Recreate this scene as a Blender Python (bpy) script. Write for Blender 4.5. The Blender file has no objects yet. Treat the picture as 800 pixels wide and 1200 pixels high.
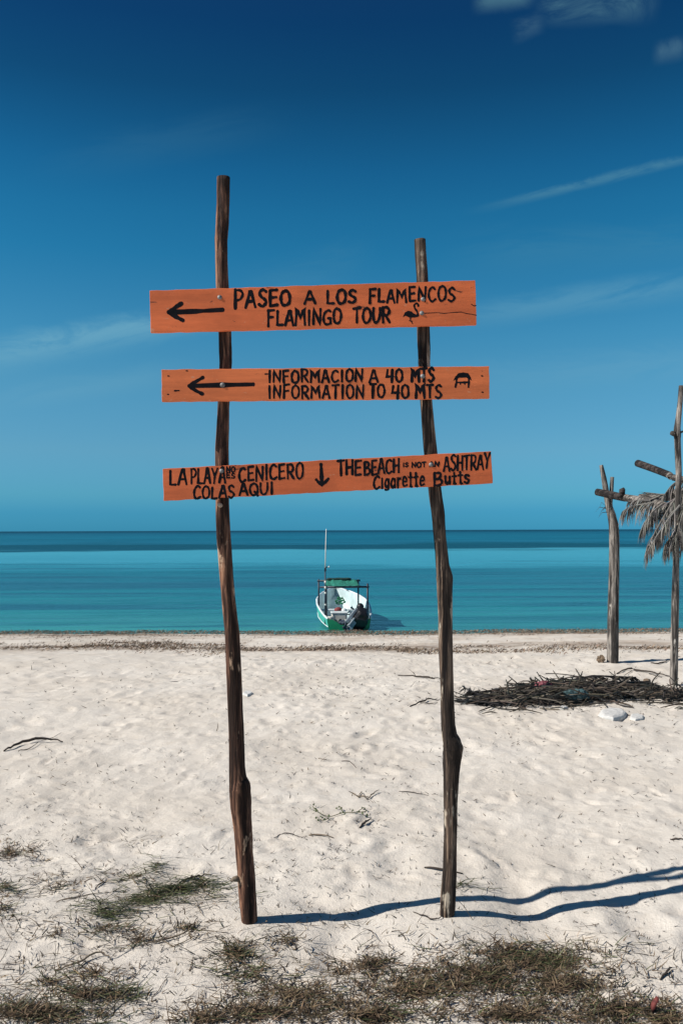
import bpy, math, random
import numpy as np
from mathutils import Vector, Matrix, Euler

R = math.radians
random.seed(7)
rng = np.random.default_rng(11)
scene = bpy.context.scene
col = scene.collection

# ------------------------------------------------------------------ camera
CAM_H, FPX, PITCH, ROLL = 1.6, 1000.0, math.atan(21.3 / 1000), -0.0035
cam_data = bpy.data.cameras.new('camera')
cam = bpy.data.objects.new('camera', cam_data)
col.objects.link(cam)
scene.camera = cam
cam_data.sensor_fit = 'VERTICAL'
cam_data.sensor_height = 36.0
cam_data.lens = 36.0 * FPX / 1200.0
cam_data.clip_start = 0.05
cam_data.clip_end = 60000
CAM_M = Matrix.Rotation(math.pi / 2 + PITCH, 3, 'X') @ Matrix.Rotation(ROLL, 3, 'Z')
cam.location = (0, 0, CAM_H)
cam.rotation_euler = CAM_M.to_euler()

# ------------------------------------------------------------------ exposure
vs = scene.view_settings
vs.view_transform = 'Standard'
vs.look = 'None'
vs.exposure = 0.25
vs.gamma = 1.0
vs.use_curve_mapping = False

# ------------------------------------------------------------------ sun + sky
SUN_EL = R(42)
TRAVEL = Vector((0.970, 0.240, 0)).normalized()
TOSUN = Vector((-TRAVEL.x * math.cos(SUN_EL), -TRAVEL.y * math.cos(SUN_EL), math.sin(SUN_EL)))
sd = bpy.data.lights.new('sun', 'SUN')
sd.energy = 5.0
sd.angle = R(0.55)
sd.color = (1.0, 0.95, 0.87)
sun = bpy.data.objects.new('sun', sd)
col.objects.link(sun)
sun.location = (-20, -5, 30)
sun.rotation_euler = TOSUN.to_track_quat('Z', 'Y').to_euler()


def pix_dir(px, py):
    """unit direction from the camera for a pixel of the 800x1200 photograph"""
    return (CAM_M @ Vector(((px - 400) / FPX, (600 - py) / FPX, -1.0))).normalized()


world = bpy.data.worlds.new('World')
scene.world = world
world.use_nodes = True
wn, wl = world.node_tree.nodes, world.node_tree.links
wn.clear()


class NB:
    """tiny node-tree helper"""
    def __init__(s, tree):
        s.t = tree

    def n(s, typ, **kw):
        nd = s.t.nodes.new(typ)
        for k, v in kw.items():
            setattr(nd, k, v)
        return nd

    def link(s, a, b):
        s.t.links.new(a, b)

    def put(s, sock, v):
        if isinstance(v, bpy.types.NodeSocket):
            s.t.links.new(v, sock)
        else:
            sock.default_value = v

    def math(s, op, a, b=None, c=None, clamp=False):
        nd = s.n('ShaderNodeMath', operation=op, use_clamp=clamp)
        s.put(nd.inputs[0], a)
        if b is not None:
            s.put(nd.inputs[1], b)
        if c is not None:
            s.put(nd.inputs[2], c)
        return nd.outputs[0]

    def smooth(s, v, a, b, lo=0.0, hi=1.0):
        nd = s.n('ShaderNodeMapRange', interpolation_type='SMOOTHSTEP')
        s.put(nd.inputs[0], v)
        for i, x in enumerate((a, b, lo, hi)):
            nd.inputs[i + 1].default_value = x
        return nd.outputs[0]

    def mix(s, f, a, b, mode='MIX'):
        nd = s.n('ShaderNodeMix', data_type='RGBA', blend_type=mode)
        s.put(nd.inputs[0], f)
        for sock, v in ((nd.inputs[6], a), (nd.inputs[7], b)):
            s.put(sock, v if isinstance(v, bpy.types.NodeSocket) else (*v[:3], 1))
        return nd.outputs[2]

    def ramp(s, f, stops, interp='LINEAR'):
        nd = s.n('ShaderNodeValToRGB')
        cr = nd.color_ramp
        cr.interpolation = interp
        while len(cr.elements) < len(stops):
            cr.elements.new(0.5)
        for e, (p, c) in zip(cr.elements, stops):
            e.position = p
            e.color = (*c[:3], 1) if not isinstance(c, (int, float)) else (c, c, c, 1)
        s.put(nd.inputs[0], f)
        return nd.outputs[0]

    def noise(s, vec, scale, detail=4, rough=0.55, dist=0.0, off=(0, 0, 0), stretch=(1, 1, 1)):
        mp = s.n('ShaderNodeMapping')
        s.put(mp.inputs[0], vec)
        mp.inputs['Location'].default_value = off
        mp.inputs['Scale'].default_value = stretch
        nd = s.n('ShaderNodeTexNoise')
        s.put(nd.inputs['Vector'], mp.outputs[0])
        nd.inputs['Scale'].default_value = scale
        nd.inputs['Detail'].default_value = detail
        nd.inputs['Roughness'].default_value = rough
        nd.inputs['Distortion'].default_value = dist
        return nd.outputs[0]


w = NB(world.node_tree)
sky = w.n('ShaderNodeTexSky', sky_type='NISHITA', sun_disc=False)
sky.sun_elevation = SUN_EL
sky.sun_rotation = math.atan2(TOSUN.x, TOSUN.y)
sky.altitude = 0
sky.air_density = 1.0
sky.dust_density = 0.15
sky.ozone_density = 4.0
geo = w.n('ShaderNodeTexCoord')
sep = w.n('ShaderNodeSeparateXYZ')
w.link(geo.outputs['Generated'], sep.inputs[0])
# deep, polarised-looking blue high in view and clear teal-blue at the horizon
tint = w.ramp(w.math('MAXIMUM', sep.outputs[2], 0.0), [
    (0.0, (0.072, 0.443, 0.96)), (0.021, (0.095, 0.465, 0.91)), (0.041, (0.175, 0.56, 0.87)), (0.091, (0.32, 0.665, 0.825)),
    (0.169, (0.33, 0.77, 0.84)), (0.216, (0.26, 0.78, 0.86)), (0.306, (0.118, 0.700, 0.82)), (0.348, (0.098, 0.652, 0.785)),
    (0.388, (0.076, 0.556, 0.71)), (0.462, (0.050, 0.345, 0.48)), (0.515, (0.040, 0.265, 0.43)), (0.60, (0.07, 0.23, 0.42)), (0.78, (0.34, 0.36, 0.42)), (1.0, (0.42, 0.42, 0.46))])  # last stops: unseen zenith made paler and greyer to lift the blue shade
skycol = w.mix(1.0, sky.outputs[0], tint, 'MULTIPLY')


def streak(p0, p1, width, strength, noise_scale, colour, fade=0.2, seed=0, comb=4.5):
    """a wisp of cirrus along a great circle through two sky directions"""
    global skycol
    d0, d1 = pix_dir(*p0), pix_dir(*p1)
    nrm = d0.cross(d1).normalized()
    mid = (d0 + d1).normalized()
    tan = nrm.cross(mid).normalized()
    half = math.asin(abs(tan.dot(d1)))
    if tan.dot(d1) < 0:
        tan = -tan
    def dot(v):
        nd = w.n('ShaderNodeVectorMath', operation='DOT_PRODUCT')
        w.link(geo.outputs['Generated'], nd.inputs[0])
        nd.inputs[1].default_value = v
        return nd.outputs['Value']
    cmb = w.n('ShaderNodeCombineXYZ')
    w.link(dot(tan), cmb.inputs[0])
    w.link(w.math('MULTIPLY', dot(nrm), comb), cmb.inputs[1])
    nz = w.noise(cmb.outputs[0], noise_scale, 8, 0.68, 0.9, off=(seed, seed * 2.1, 0))
    acr = w.math('ADD', dot(nrm), w.math('MULTIPLY', w.math('SUBTRACT', nz, 0.5), width * 1.2))
    across = w.smooth(w.math('ABSOLUTE', acr), 0.0, width, 1.0, 0.0)
    al = w.math('ABSOLUTE', dot(tan))
    along = w.smooth(al, half * (1 - fade), half * (1 + fade), 1.0, 0.0)
    front = w.math('GREATER_THAN', dot(mid), 0.0)
    f = w.math('MULTIPLY', w.math('MULTIPLY', across, along), front)
    f = w.math('MULTIPLY', f, w.smooth(nz, 0.24, 0.62))
    f = w.math('MULTIPLY', f, strength)
    skycol = w.mix(f, skycol, colour)


CIR = (0.9, 2.6, 3.6)
streak((600, 236), (860, 172), 0.0075, 0.50, 14, CIR, 0.55, 1)
streak((-80, 430), (300, 360), 0.026, 0.62, 7, (1.6, 3.9, 5.2), 0.8, 2.7)
streak((540, 372), (840, 330), 0.022, 0.30, 6, (1.6, 3.8, 5.0), 0.5, 3)
streak((560, 300), (860, 280), 0.035, 0.16, 5, CIR, 0.5, 4)
streak((640, 5), (760, 0), 0.022, 0.75, 12, (1.0, 2.4, 3.0), 0.3, 5, 1.3)
streak((560, 2), (620, -4), 0.014, 0.55, 14, (0.9, 2.2, 2.8), 0.4, 6, 1.3)
streak((602, 38), (632, 26), 0.014, 0.35, 14, (0.9, 2.0, 2.8), 0.5, 7, 1.3)
streak((768, 62), (800, 56), 0.014, 0.45, 14, (0.9, 2.0, 2.8), 0.5, 8, 1.3)
streak((300, 330), (420, 300), 0.03, 0.14, 6, CIR, 0.5, 9)
streak((0, 470), (200, 440), 0.02, 0.16, 7, (1.8, 4.0, 5.2), 0.7, 10)
streak((560, 440), (860, 420), 0.03, 0.15, 7, (1.9, 4.0, 5.2), 0.6, 11)
streak((80, 190), (300, 150), 0.03, 0.08, 7, CIR, 0.7, 12)
bg = w.n('ShaderNodeBackground')
bg.inputs['Strength'].default_value = 0.09
w.link(skycol, bg.inputs['Color'])
wo = w.n('ShaderNodeOutputWorld')
w.link(bg.outputs[0], wo.inputs['Surface'])

# ------------------------------------------------------------------ ground shape
SEA = -1.4


def prof(y):
    """the beach: level near the sign, easing down to the sea"""
    y = np.asarray(y, float)
    t = np.maximum(y - 10.4, 0)
    s = np.where(t < 1.2, t * t / 2.4, t - 0.6)
    z = -0.1 * s
    return np.maximum(z, -4.0)


def hit(px, py, dz=0.0):
    """where the pixel's ray meets the smooth ground"""
    d = pix_dir(px, py)
    lo, hi = 0.5, 60.0
    for _ in range(50):
        m = (lo + hi) / 2
        p = Vector((0, 0, CAM_H)) + d * m
        if p.z > float(prof(p.y)) + dz:
            lo = m
        else:
            hi = m
    return Vector((0, 0, CAM_H)) + d * lo


def at(px, py, Y):
    """point of the pixel's ray at the distance Y in front of the camera"""
    d = pix_dir(px, py)
    return Vector((0, 0, CAM_H)) + d * (Y / d.y)


def hash2(ix, iy, seed):
    n = (ix.astype(np.int64) * 374761393 + iy.astype(np.int64) * 668265263 + seed * 1442695041) & 0xFFFFFFFF
    n = ((n ^ (n >> 13)) * 1274126177) & 0xFFFFFFFF
    n = n ^ (n >> 16)
    return (n & 0xFFFF) / 65535.0


def vnoise(x, y, seed=0):
    ix, iy = np.floor(x), np.floor(y)
    fx, fy = x - ix, y - iy
    fx, fy = fx * fx * fx * (fx * (fx * 6 - 15) + 10), fy * fy * fy * (fy * (fy * 6 - 15) + 10)
    a, b = hash2(ix, iy, seed), hash2(ix + 1, iy, seed)
    c, d = hash2(ix, iy + 1, seed), hash2(ix + 1, iy + 1, seed)
    return (a * (1 - fx) + b * fx) * (1 - fy) + (c * (1 - fx) + d * fx) * fy - 0.5


def axis(points):
    out = [points[0][0]]
    for (a, _), (b, step) in zip(points, points[1:]):
        k = max(1, int(round((b - a) / step)))
        out += list(np.linspace(a, b, k + 1)[1:])
    return np.array(out)


GX = axis([(-20000, 0), (-2000, 6000), (-200, 300), (-40, 16), (-14, 1.0), (-5, 0.14), (-2.4, 0.035), (2.4, 0.017), (5.5, 0.035), (14, 0.14), (40, 1.0), (200, 16), (2000, 300), (20000, 6000)])
GY = axis([(-300, 0), (-30, 30), (-2, 2), (2.2, 0.25), (5.2, 0.016), (9.5, 0.03), (14, 0.05), (28, 0.12), (60, 2), (400, 34), (20000, 4900)])
X, Y = np.meshgrid(GX, GY)
Z = prof(Y).copy()
near = np.clip((30 - Y) / 5, 0, 1) * np.clip((60 - np.abs(X)) / 20, 0, 1)
det = 0.038 * vnoise(X * 0.9, Y * 0.9, 1) + 0.020 * vnoise(X * 2.6, Y * 2.2, 2) + 0.014 * vnoise(X * 5.5, Y * 5.5, 3)
det += 0.008 * vnoise(X * 12, Y * 12, 4) + 0.005 * vnoise(X * 26, Y * 26, 5)
# broad beach berms far away, and a wavering water's edge
det += (0.040 * vnoise(X * 3.7 + 2, Y * 1.2, 9) + 0.036 * vnoise(X * 7.5, Y * 2.6, 10)) * np.clip((X + 0.35) / 0.7, 0, 1) * np.exp(-((Y - 3.9) / 0.75) ** 2)
det += 0.10 * vnoise(X * 0.16, Y * 0.3, 6) * np.clip((Y - 8) / 4, 0, 1)
# trampled hollows with soft rims
cnt = 6500
fx = rng.uniform(-7, 8, cnt)
fy = 2.0 + 18 * rng.power(1.3, cnt) ** 1.2
for k in range(cnt):
    a = rng.uniform(0, math.pi)
    big = rng.random() < 0.22
    L, W = (rng.uniform(0.09, 0.17), rng.uniform(0.05, 0.09)) if big else (rng.uniform(0.03, 0.08), rng.uniform(0.02, 0.05))
    dep = rng.uniform(0.004, 0.016) if big else rng.uniform(0.003, 0.011)
    i0, i1 = np.searchsorted(GX, [fx[k] - 0.45, fx[k] + 0.45])
    j0, j1 = np.searchsorted(GY, [fy[k] - 0.45, fy[k] + 0.45])
    if i1 <= i0 or j1 <= j0:
        continue
    dx, dy = X[j0:j1, i0:i1] - fx[k], Y[j0:j1, i0:i1] - fy[k]
    u = (dx * math.cos(a) + dy * math.sin(a)) / L
    v = (-dx * math.sin(a) + dy * math.cos(a)) / W
    r2 = u * u + v * v
    det[j0:j1, i0:i1] += dep * (-np.exp(-r2 * 1.4) + 0.45 * np.exp(-(np.sqrt(r2) - 1.5) ** 2 * 4))
# small mounds of sand pushed up round the sign posts
for (bx, by) in ((hit(292, 1079).x, 3.5), (hit(523, 1072).x, 3.55)):
    r2 = (X - bx) ** 2 + (Y - by) ** 2
    det = det * (1 - 0.85 * np.exp(-r2 / 0.05)) + 0.006 * np.exp(-r2 / 0.03)
    j_, i_ = np.searchsorted(GY, by), np.searchsorted(GX, bx)
    det -= (det[j_, i_] - 0.015) * np.exp(-r2 / 0.09)
Z += det * near


def gz(x, y):
    """height of the sand at a point (bilinear)"""
    i = min(max(int(np.searchsorted(GX, x)) - 1, 0), len(GX) - 2)
    j = min(max(int(np.searchsorted(GY, y)) - 1, 0), len(GY) - 2)
    u = (x - GX[i]) / (GX[i + 1] - GX[i])
    v = (y - GY[j]) / (GY[j + 1] - GY[j])
    return float((Z[j, i] * (1 - u) + Z[j, i + 1] * u) * (1 - v) + (Z[j + 1, i] * (1 - u) + Z[j + 1, i + 1] * u) * v)


def onsand(px, py, dz=0.0):
    p = hit(px, py)
    return Vector((p.x, p.y, gz(p.x, p.y) + dz))


# ------------------------------------------------------------------ materials
def new_mat(name):
    m = bpy.data.materials.new(name)
    m.use_nodes = True
    nb = NB(m.node_tree)
    b = m.node_tree.nodes['Principled BSDF']
    return m, nb, b


def bump(nb, b, h, strength, dist=0.01):
    nd = nb.n('ShaderNodeBump')
    nd.inputs['Strength'].default_value = strength
    nd.inputs['Distance'].default_value = dist
    nb.put(nd.inputs['Height'], h)
    nb.link(nd.outputs[0], b.inputs['Normal'])


def coords(nb, kind='Object'):
    return nb.n('ShaderNodeTexCoord').outputs[kind]


def sand_material():
    m, nb, b = new_mat('sand')
    p = nb.n('ShaderNodeNewGeometry').outputs['Position']
    big = nb.noise(p, 0.9, 5, 0.6)
    mid = nb.noise(p, 6.0, 5, 0.65)
    c = nb.mix(nb.smooth(big, 0.35, 0.65), (0.575, 0.520, 0.455), (0.635, 0.584, 0.522))
    c = nb.mix(nb.smooth(mid, 0.52, 0.72, 0, 0.4), c, (0.50, 0.435, 0.36))
    # fine flecks of shell and weed crumbs
    vor = nb.n('ShaderNodeTexVoronoi')
    nb.link(p, vor.inputs['Vector'])
    vor.inputs['Scale'].default_value = 42
    fl = nb.smooth(vor.outputs['Distance'], 0.06, 0.13, 1, 0)
    pick = nb.smooth(nb.noise(p, 2.2, 3, 0.6), 0.5, 0.68)
    c = nb.mix(nb.math('MULTIPLY', nb.math('MULTIPLY', fl, pick), 0.5), c, (0.20, 0.16, 0.12))
    # weed-stained strip near the water's edge, and wet sand at the water
    sp = nb.n('ShaderNodeSeparateXYZ')
    nb.link(p, sp.inputs[0])
    st = nb.math('MULTIPLY', nb.smooth(sp.outputs[1], 11.0, 13.5), nb.smooth(nb.noise(p, 0.8, 6, 0.7, off=(3, 0, 0)), 0.40, 0.70))
    c = nb.mix(nb.math('MULTIPLY', st, 0.55), c, (0.36, 0.27, 0.20))
    yy = nb.math('ADD', sp.outputs[1], nb.math('MULTIPLY', nb.math('SUBTRACT', nb.noise(p, 0.25, 4, 0.6), 0.5), 5.0))
    ln = nb.smooth(nb.math('ABSOLUTE', nb.math('SUBTRACT', yy, 13.9)), 0.4, 1.7, 1.0, 0.0)
    ln = nb.math('MULTIPLY', ln, nb.smooth(nb.noise(p, 1.0, 7, 0.72, stretch=(0.5, 1.3, 1), off=(0, 4, 0)), 0.40, 0.60))
    ln2 = nb.math('MULTIPLY', nb.smooth(sp.outputs[1], 19.0, 23.0), nb.smooth(nb.noise(p, 1.0, 7, 0.72, stretch=(0.4, 0.9, 1), off=(8, 4, 0)), 0.40, 0.60))
    c = nb.mix(nb.math('MULTIPLY', nb.math('MAXIMUM', ln, ln2), 0.75), c, (0.21, 0.155, 0.115))
    wet = nb.smooth(sp.outputs[2], SEA + 0.02, SEA + 0.16, 0.75, 0.0)
    c = nb.mix(wet, c, (0.24, 0.18, 0.13))
    nb.link(c, b.inputs['Base Color'])
    b.inputs['Roughness'].default_value = 0.95
    b.inputs['Specular IOR Level'].default_value = 0.15
    g = nb.math('ADD', nb.noise(p, 160, 3, 0.7), nb.math('MULTIPLY', nb.noise(p, 30, 5, 0.7), 2.5))
    bump(nb, b, g, 0.6, 0.006)
    return m


def water_material():
    m, nb, b = new_mat('sea_water')
    p = nb.n('ShaderNodeNewGeometry').outputs['Position']
    sp = nb.n('ShaderNodeSeparateXYZ')
    nb.link(p, sp.inputs[0])
    warp = nb.math('MULTIPLY', nb.math('SUBTRACT', nb.noise(p, 0.02, 4, 0.6, stretch=(1, 1, 1)), 0.5), 0.22)
    ly = nb.math('ADD', nb.math('LOGARITHM', nb.math('MAXIMUM', sp.outputs[1], 20.0), 10.0), warp)
    # depth and sea-grass belts, counted outwards from the shore (25 m .. 20 km)
    t = nb.math('DIVIDE', nb.math('SUBTRACT', ly, 1.35), 2.65)
    t = nb.math('ADD', t, nb.math('MULTIPLY', nb.math('SUBTRACT', nb.noise(p, 1.0, 5, 0.65, 0.5, stretch=(0.012, 0.05, 1), off=(1, 3, 0)), 0.5), 0.10))
    c = nb.ramp(t, [
        (0.0, (0.065, 0.31, 0.285)), (0.05, (0.020, 0.21, 0.225)), (0.10, (0.004, 0.15, 0.185)), (0.17, (0.003, 0.14, 0.19)),
        (0.205, (0.040, 0.28, 0.38)), (0.275, (0.055, 0.32, 0.43)), (0.295, (0.001, 0.055, 0.085)), (0.345, (0.001, 0.062, 0.095)),
        (0.365, (0.012, 0.16, 0.26)), (0.40, (0.006, 0.13, 0.21)), (0.47, (0.008, 0.15, 0.24)), (0.60, (0.005, 0.11, 0.19)),
        (0.72, (0.001, 0.04, 0.075)), (1.0, (0.001, 0.03, 0.06))])
    band = nb.noise(p, 1.0, 6, 0.62, 0.4, stretch=(0.05, 0.40, 1))
    calm = nb.math('ADD', nb.smooth(t, 0.17, 0.21, 1.0, 0.06), nb.smooth(t, 0.28, 0.33, 0.0, 0.7))
    c = nb.mix(nb.math('MULTIPLY', nb.smooth(band, 0.47, 0.64, 0, 0.8), calm), c, (0.001, 0.055, 0.095))
    band2 = nb.noise(p, 1.0, 5, 0.6, 0.4, stretch=(0.004, 0.03, 1), off=(5, 1, 0))
    c = nb.mix(nb.math('MULTIPLY', nb.smooth(band2, 0.5, 0.68, 0, 0.5), calm), c, (0.004, 0.075, 0.125))
    band3 = nb.noise(p, 1.0, 5, 0.6, 0.6, stretch=(0.016, 0.11, 1), off=(2, 7, 0))
    c = nb.mix(nb.math('MULTIPLY', nb.smooth(band3, 0.48, 0.62, 0, 0.6), calm), c, (0.001, 0.06, 0.10))
    nb.link(c, b.inputs['Base Color'])
    nb.link(nb.smooth(ly, 1.4, 2.6, 0.14, 0.5), b.inputs['Roughness'])
    b.inputs['IOR'].default_value = 1.333
    b.inputs['Specular IOR Level'].default_value = 0.3
    r = nb.math('ADD', nb.noise(p, 1.0, 5, 0.62, 0.5, stretch=(0.9, 2.6, 1)), nb.math('MULTIPLY', nb.noise(p, 1.0, 4, 0.6, stretch=(0.12, 0.5, 1)), 2.0))
    bump(nb, b, r, 0.9, 0.16)
    return m


def wood_material(name, dark, mid, light, patch=0.5, grain=26, stretch=(1, 1, 0.10), lightcol=None, seed=0, rough=0.85):
    m, nb, b = new_mat(name)
    p = coords(nb)
    lie = stretch[0] < 1        # a log lying along x instead of standing
    g = nb.noise(p, grain, 6, 0.65, 0.6, stretch=stretch, off=(seed, 0, 0))
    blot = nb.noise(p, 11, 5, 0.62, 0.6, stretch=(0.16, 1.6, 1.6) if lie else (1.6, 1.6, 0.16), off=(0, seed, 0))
    crack = nb.noise(p, 42, 4, 0.55, 0.5, stretch=(0.035, 1, 1) if lie else (1, 1, 0.035), off=(seed, seed, 3))
    c = nb.ramp(g, [(0.34, dark), (0.50, mid), (0.68, light)])
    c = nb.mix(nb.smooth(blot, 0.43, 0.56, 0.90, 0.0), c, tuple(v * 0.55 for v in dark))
    if lightcol:
        pt = nb.noise(p, 9.0, 5, 0.65, 0.3, stretch=(0.42, 1.4, 1.4) if lie else (1.4, 1.4, 0.42), off=(seed * 3, 2, 1))
        c = nb.mix(nb.smooth(pt, 0.70 - patch * 0.2, 0.76 - patch * 0.2), c, lightcol)
    c = nb.mix(nb.smooth(crack, 0.60, 0.66, 0, 0.9), c, (0.008, 0.006, 0.006))
    nb.link(c, b.inputs['Base Color'])
    b.inputs['Roughness'].default_value = rough
    b.inputs['Specular IOR Level'].default_value = 0.2
    bump(nb, b, nb.math('SUBTRACT', nb.math('ADD', g, nb.math('MULTIPLY', blot, 0.6)), nb.smooth(crack, 0.57, 0.66, 0, 0.8)), 1.0, 0.010)
    return m


def board_material(name, base, seed):
    m, nb, b = new_mat(name)
    p = coords(nb)
    g = nb.noise(p, 18, 6, 0.65, 0.4, stretch=(0.09, 1, 1), off=(seed, 0, seed))
    cl = nb.noise(p, 4.5, 4, 0.6, off=(seed * 2, 0, 0))
    dk = tuple(v * 0.80 for v in base)
    lt = tuple(min(1, v * 1.16) for v in base)
    c = nb.mix(nb.smooth(g, 0.32, 0.70), dk, lt)
    c = nb.mix(nb.smooth(cl, 0.42, 0.66, 0, 0.5), c, tuple(v * 0.72 for v in base))
    # scratches and scuffs where the paint is thin
    sc = nb.noise(p, 36, 5, 0.7, 0.8, stretch=(0.5, 1, 1), off=(0, 0, seed + 4))
    c = nb.mix(nb.smooth(sc, 0.63, 0.68, 0, 0.6), c, (0.62, 0.34, 0.21))
    sc2 = nb.noise(p, 22, 5, 0.7, 0.8, stretch=(0.35, 1, 1), off=(9, 0, seed + 7))
    c = nb.mix(nb.smooth(sc2, 0.665, 0.69, 0, 0.85), c, (0.06, 0.025, 0.018))
    nb.link(c, b.inputs['Base Color'])
    b.inputs['Roughness'].default_value = 0.62
    b.inputs['Specular IOR Level'].default_value = 0.3
    bump(nb, b, nb.math('ADD', g, nb.math('MULTIPLY', sc, 0.5)), 0.45, 0.003)
    return m


def plain(name, colour, rough=0.6, metal=0.0, var=0.2, scale=8.0, bmp=0.0, spec=0.4, stretch=(1, 1, 1)):
    m, nb, b = new_mat(name)
    p = coords(nb)
    g = nb.noise(p, scale, 5, 0.62, 0.2, stretch=stretch)
    c = nb.mix(nb.smooth(g, 0.3, 0.7), tuple(v * (1 - var) for v in colour), tuple(min(1, v * (1 + var)) for v in colour))
    nb.link(c, b.inputs['Base Color'])
    b.inputs['Roughness'].default_value = rough
    b.inputs['Metallic'].default_value = metal
    b.inputs['Specular IOR Level'].default_value = spec
    if bmp:
        bump(nb, b, g, bmp, 0.01)
    return m


def tinted(name, rough=0.8, spec=0.2, trans=0.0):
    """material whose colour comes from the per-piece colour attribute"""
    m, nb, b = new_mat(name)
    a = nb.n('ShaderNodeVertexColor', layer_name='tone')
    nb.link(a.outputs[0], b.inputs['Base Color'])
    b.inputs['Roughness'].default_value = rough
    b.inputs['Specular IOR Level'].default_value = spec
    return m


M = {
    'sand': sand_material(), 'water': water_material(),
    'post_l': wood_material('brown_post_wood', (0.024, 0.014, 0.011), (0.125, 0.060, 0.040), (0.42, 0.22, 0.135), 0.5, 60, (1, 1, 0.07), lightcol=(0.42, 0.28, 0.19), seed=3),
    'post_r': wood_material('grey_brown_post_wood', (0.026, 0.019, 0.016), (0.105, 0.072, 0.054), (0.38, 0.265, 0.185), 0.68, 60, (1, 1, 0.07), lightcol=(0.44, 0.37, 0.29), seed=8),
    'grey_wood': wood_material('bleached_wood', (0.06, 0.052, 0.048), (0.21, 0.185, 0.165), (0.44, 0.39, 0.34), 0.3, 40, (1, 1, 0.12), lightcol=(0.5, 0.46, 0.41), seed=5),
    'grey_beam': wood_material('bleached_beam_wood', (0.06, 0.052, 0.048), (0.21, 0.185, 0.165), (0.44, 0.39, 0.34), 0.3, 40, (0.12, 1, 1), lightcol=(0.5, 0.46, 0.41), seed=6),
    'dark_wood': wood_material('dark_weathered_wood', (0.022, 0.018, 0.018), (0.05, 0.04, 0.038), (0.10, 0.08, 0.072), 0, 30, stretch=(0.15, 1, 1), seed=2),
    'board_a': board_material('orange_board_paint', (0.70, 0.158, 0.052), 1.0),
    'board_b': board_material('orange_board_paint_faded', (0.72, 0.180, 0.060), 5.0),
    'board_c': board_material('orange_board_paint_dull', (0.66, 0.148, 0.050), 9.0),
    'black_paint': plain('black_brush_paint', (0.008, 0.008, 0.011), 0.85, var=0.35, scale=30, spec=0.1),
    'bolt': plain('galvanised_bolt', (0.20, 0.20, 0.20), 0.6, 0.3, var=0.3, scale=60),
    'knot': plain('cut_branch_stub', (0.42, 0.34, 0.27), 0.8, var=0.3, scale=50),
    'green': plain('sea_green_hull_paint', (0.09, 0.48, 0.39), 0.4, var=0.12, scale=3, spec=0.5),
    'white': plain('white_hull_gelcoat', (0.62, 0.67, 0.68), 0.45, var=0.16, scale=3, spec=0.5),
    'canvas': plain('green_canvas', (0.014, 0.17, 0.12), 0.85, var=0.45, scale=9, bmp=0.6, stretch=(3, 0.6, 1)),
    'canvas_roll': plain('dark_rolled_canvas', (0.012, 0.035, 0.03), 0.9, var=0.4, scale=14, bmp=0.5),
    'pole': plain('blue_black_pole_paint', (0.02, 0.03, 0.05), 0.5, var=0.3, scale=12),
    'motor_black': plain('black_motor_cowl', (0.010, 0.010, 0.013), 0.45, var=0.3, scale=10),
    'motor_grey': plain('grey_motor_metal', (0.27, 0.31, 0.34), 0.4, 0.3, var=0.2, scale=9),
    'dull_white': plain('scuffed_white_plastic', (0.70, 0.68, 0.62), 0.6, var=0.12, scale=9),
    'red_thing': plain('dull_red_plastic', (0.20, 0.03, 0.035), 0.7, var=0.3, scale=12),
    'rope': plain('green_rope', (0.02, 0.16, 0.08), 0.9, var=0.4, scale=30),
    'dark_gear': plain('dark_gear', (0.02, 0.035, 0.06), 0.7, var=0.4, scale=20),
    'foam': plain('white_foam', (0.54, 0.53, 0.51), 0.9, var=0.14, scale=30, bmp=0.8),
    'red_cloth': plain('faded_red_plastic_sheet', (0.24, 0.07, 0.085), 0.8, var=0.35, scale=18, bmp=0.6),
    'teal_cloth': plain('teal_net_cloth', (0.040, 0.078, 0.085), 0.8, var=0.5, scale=20, bmp=0.6),
    'husk': plain('brown_husk', (0.17, 0.12, 0.08), 0.95, var=0.4, scale=40, bmp=0.7),
    'twig': plain('dark_twig', (0.045, 0.034, 0.027), 0.9, var=0.45, scale=40),
    'pale_twig': plain('grey_brown_twig', (0.16, 0.125, 0.09), 0.9, var=0.4, scale=40),
    'strand': tinted('dry_strand'),
    'leafy': tinted('beach_plant_leaf', 0.6, 0.3),
}


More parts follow.
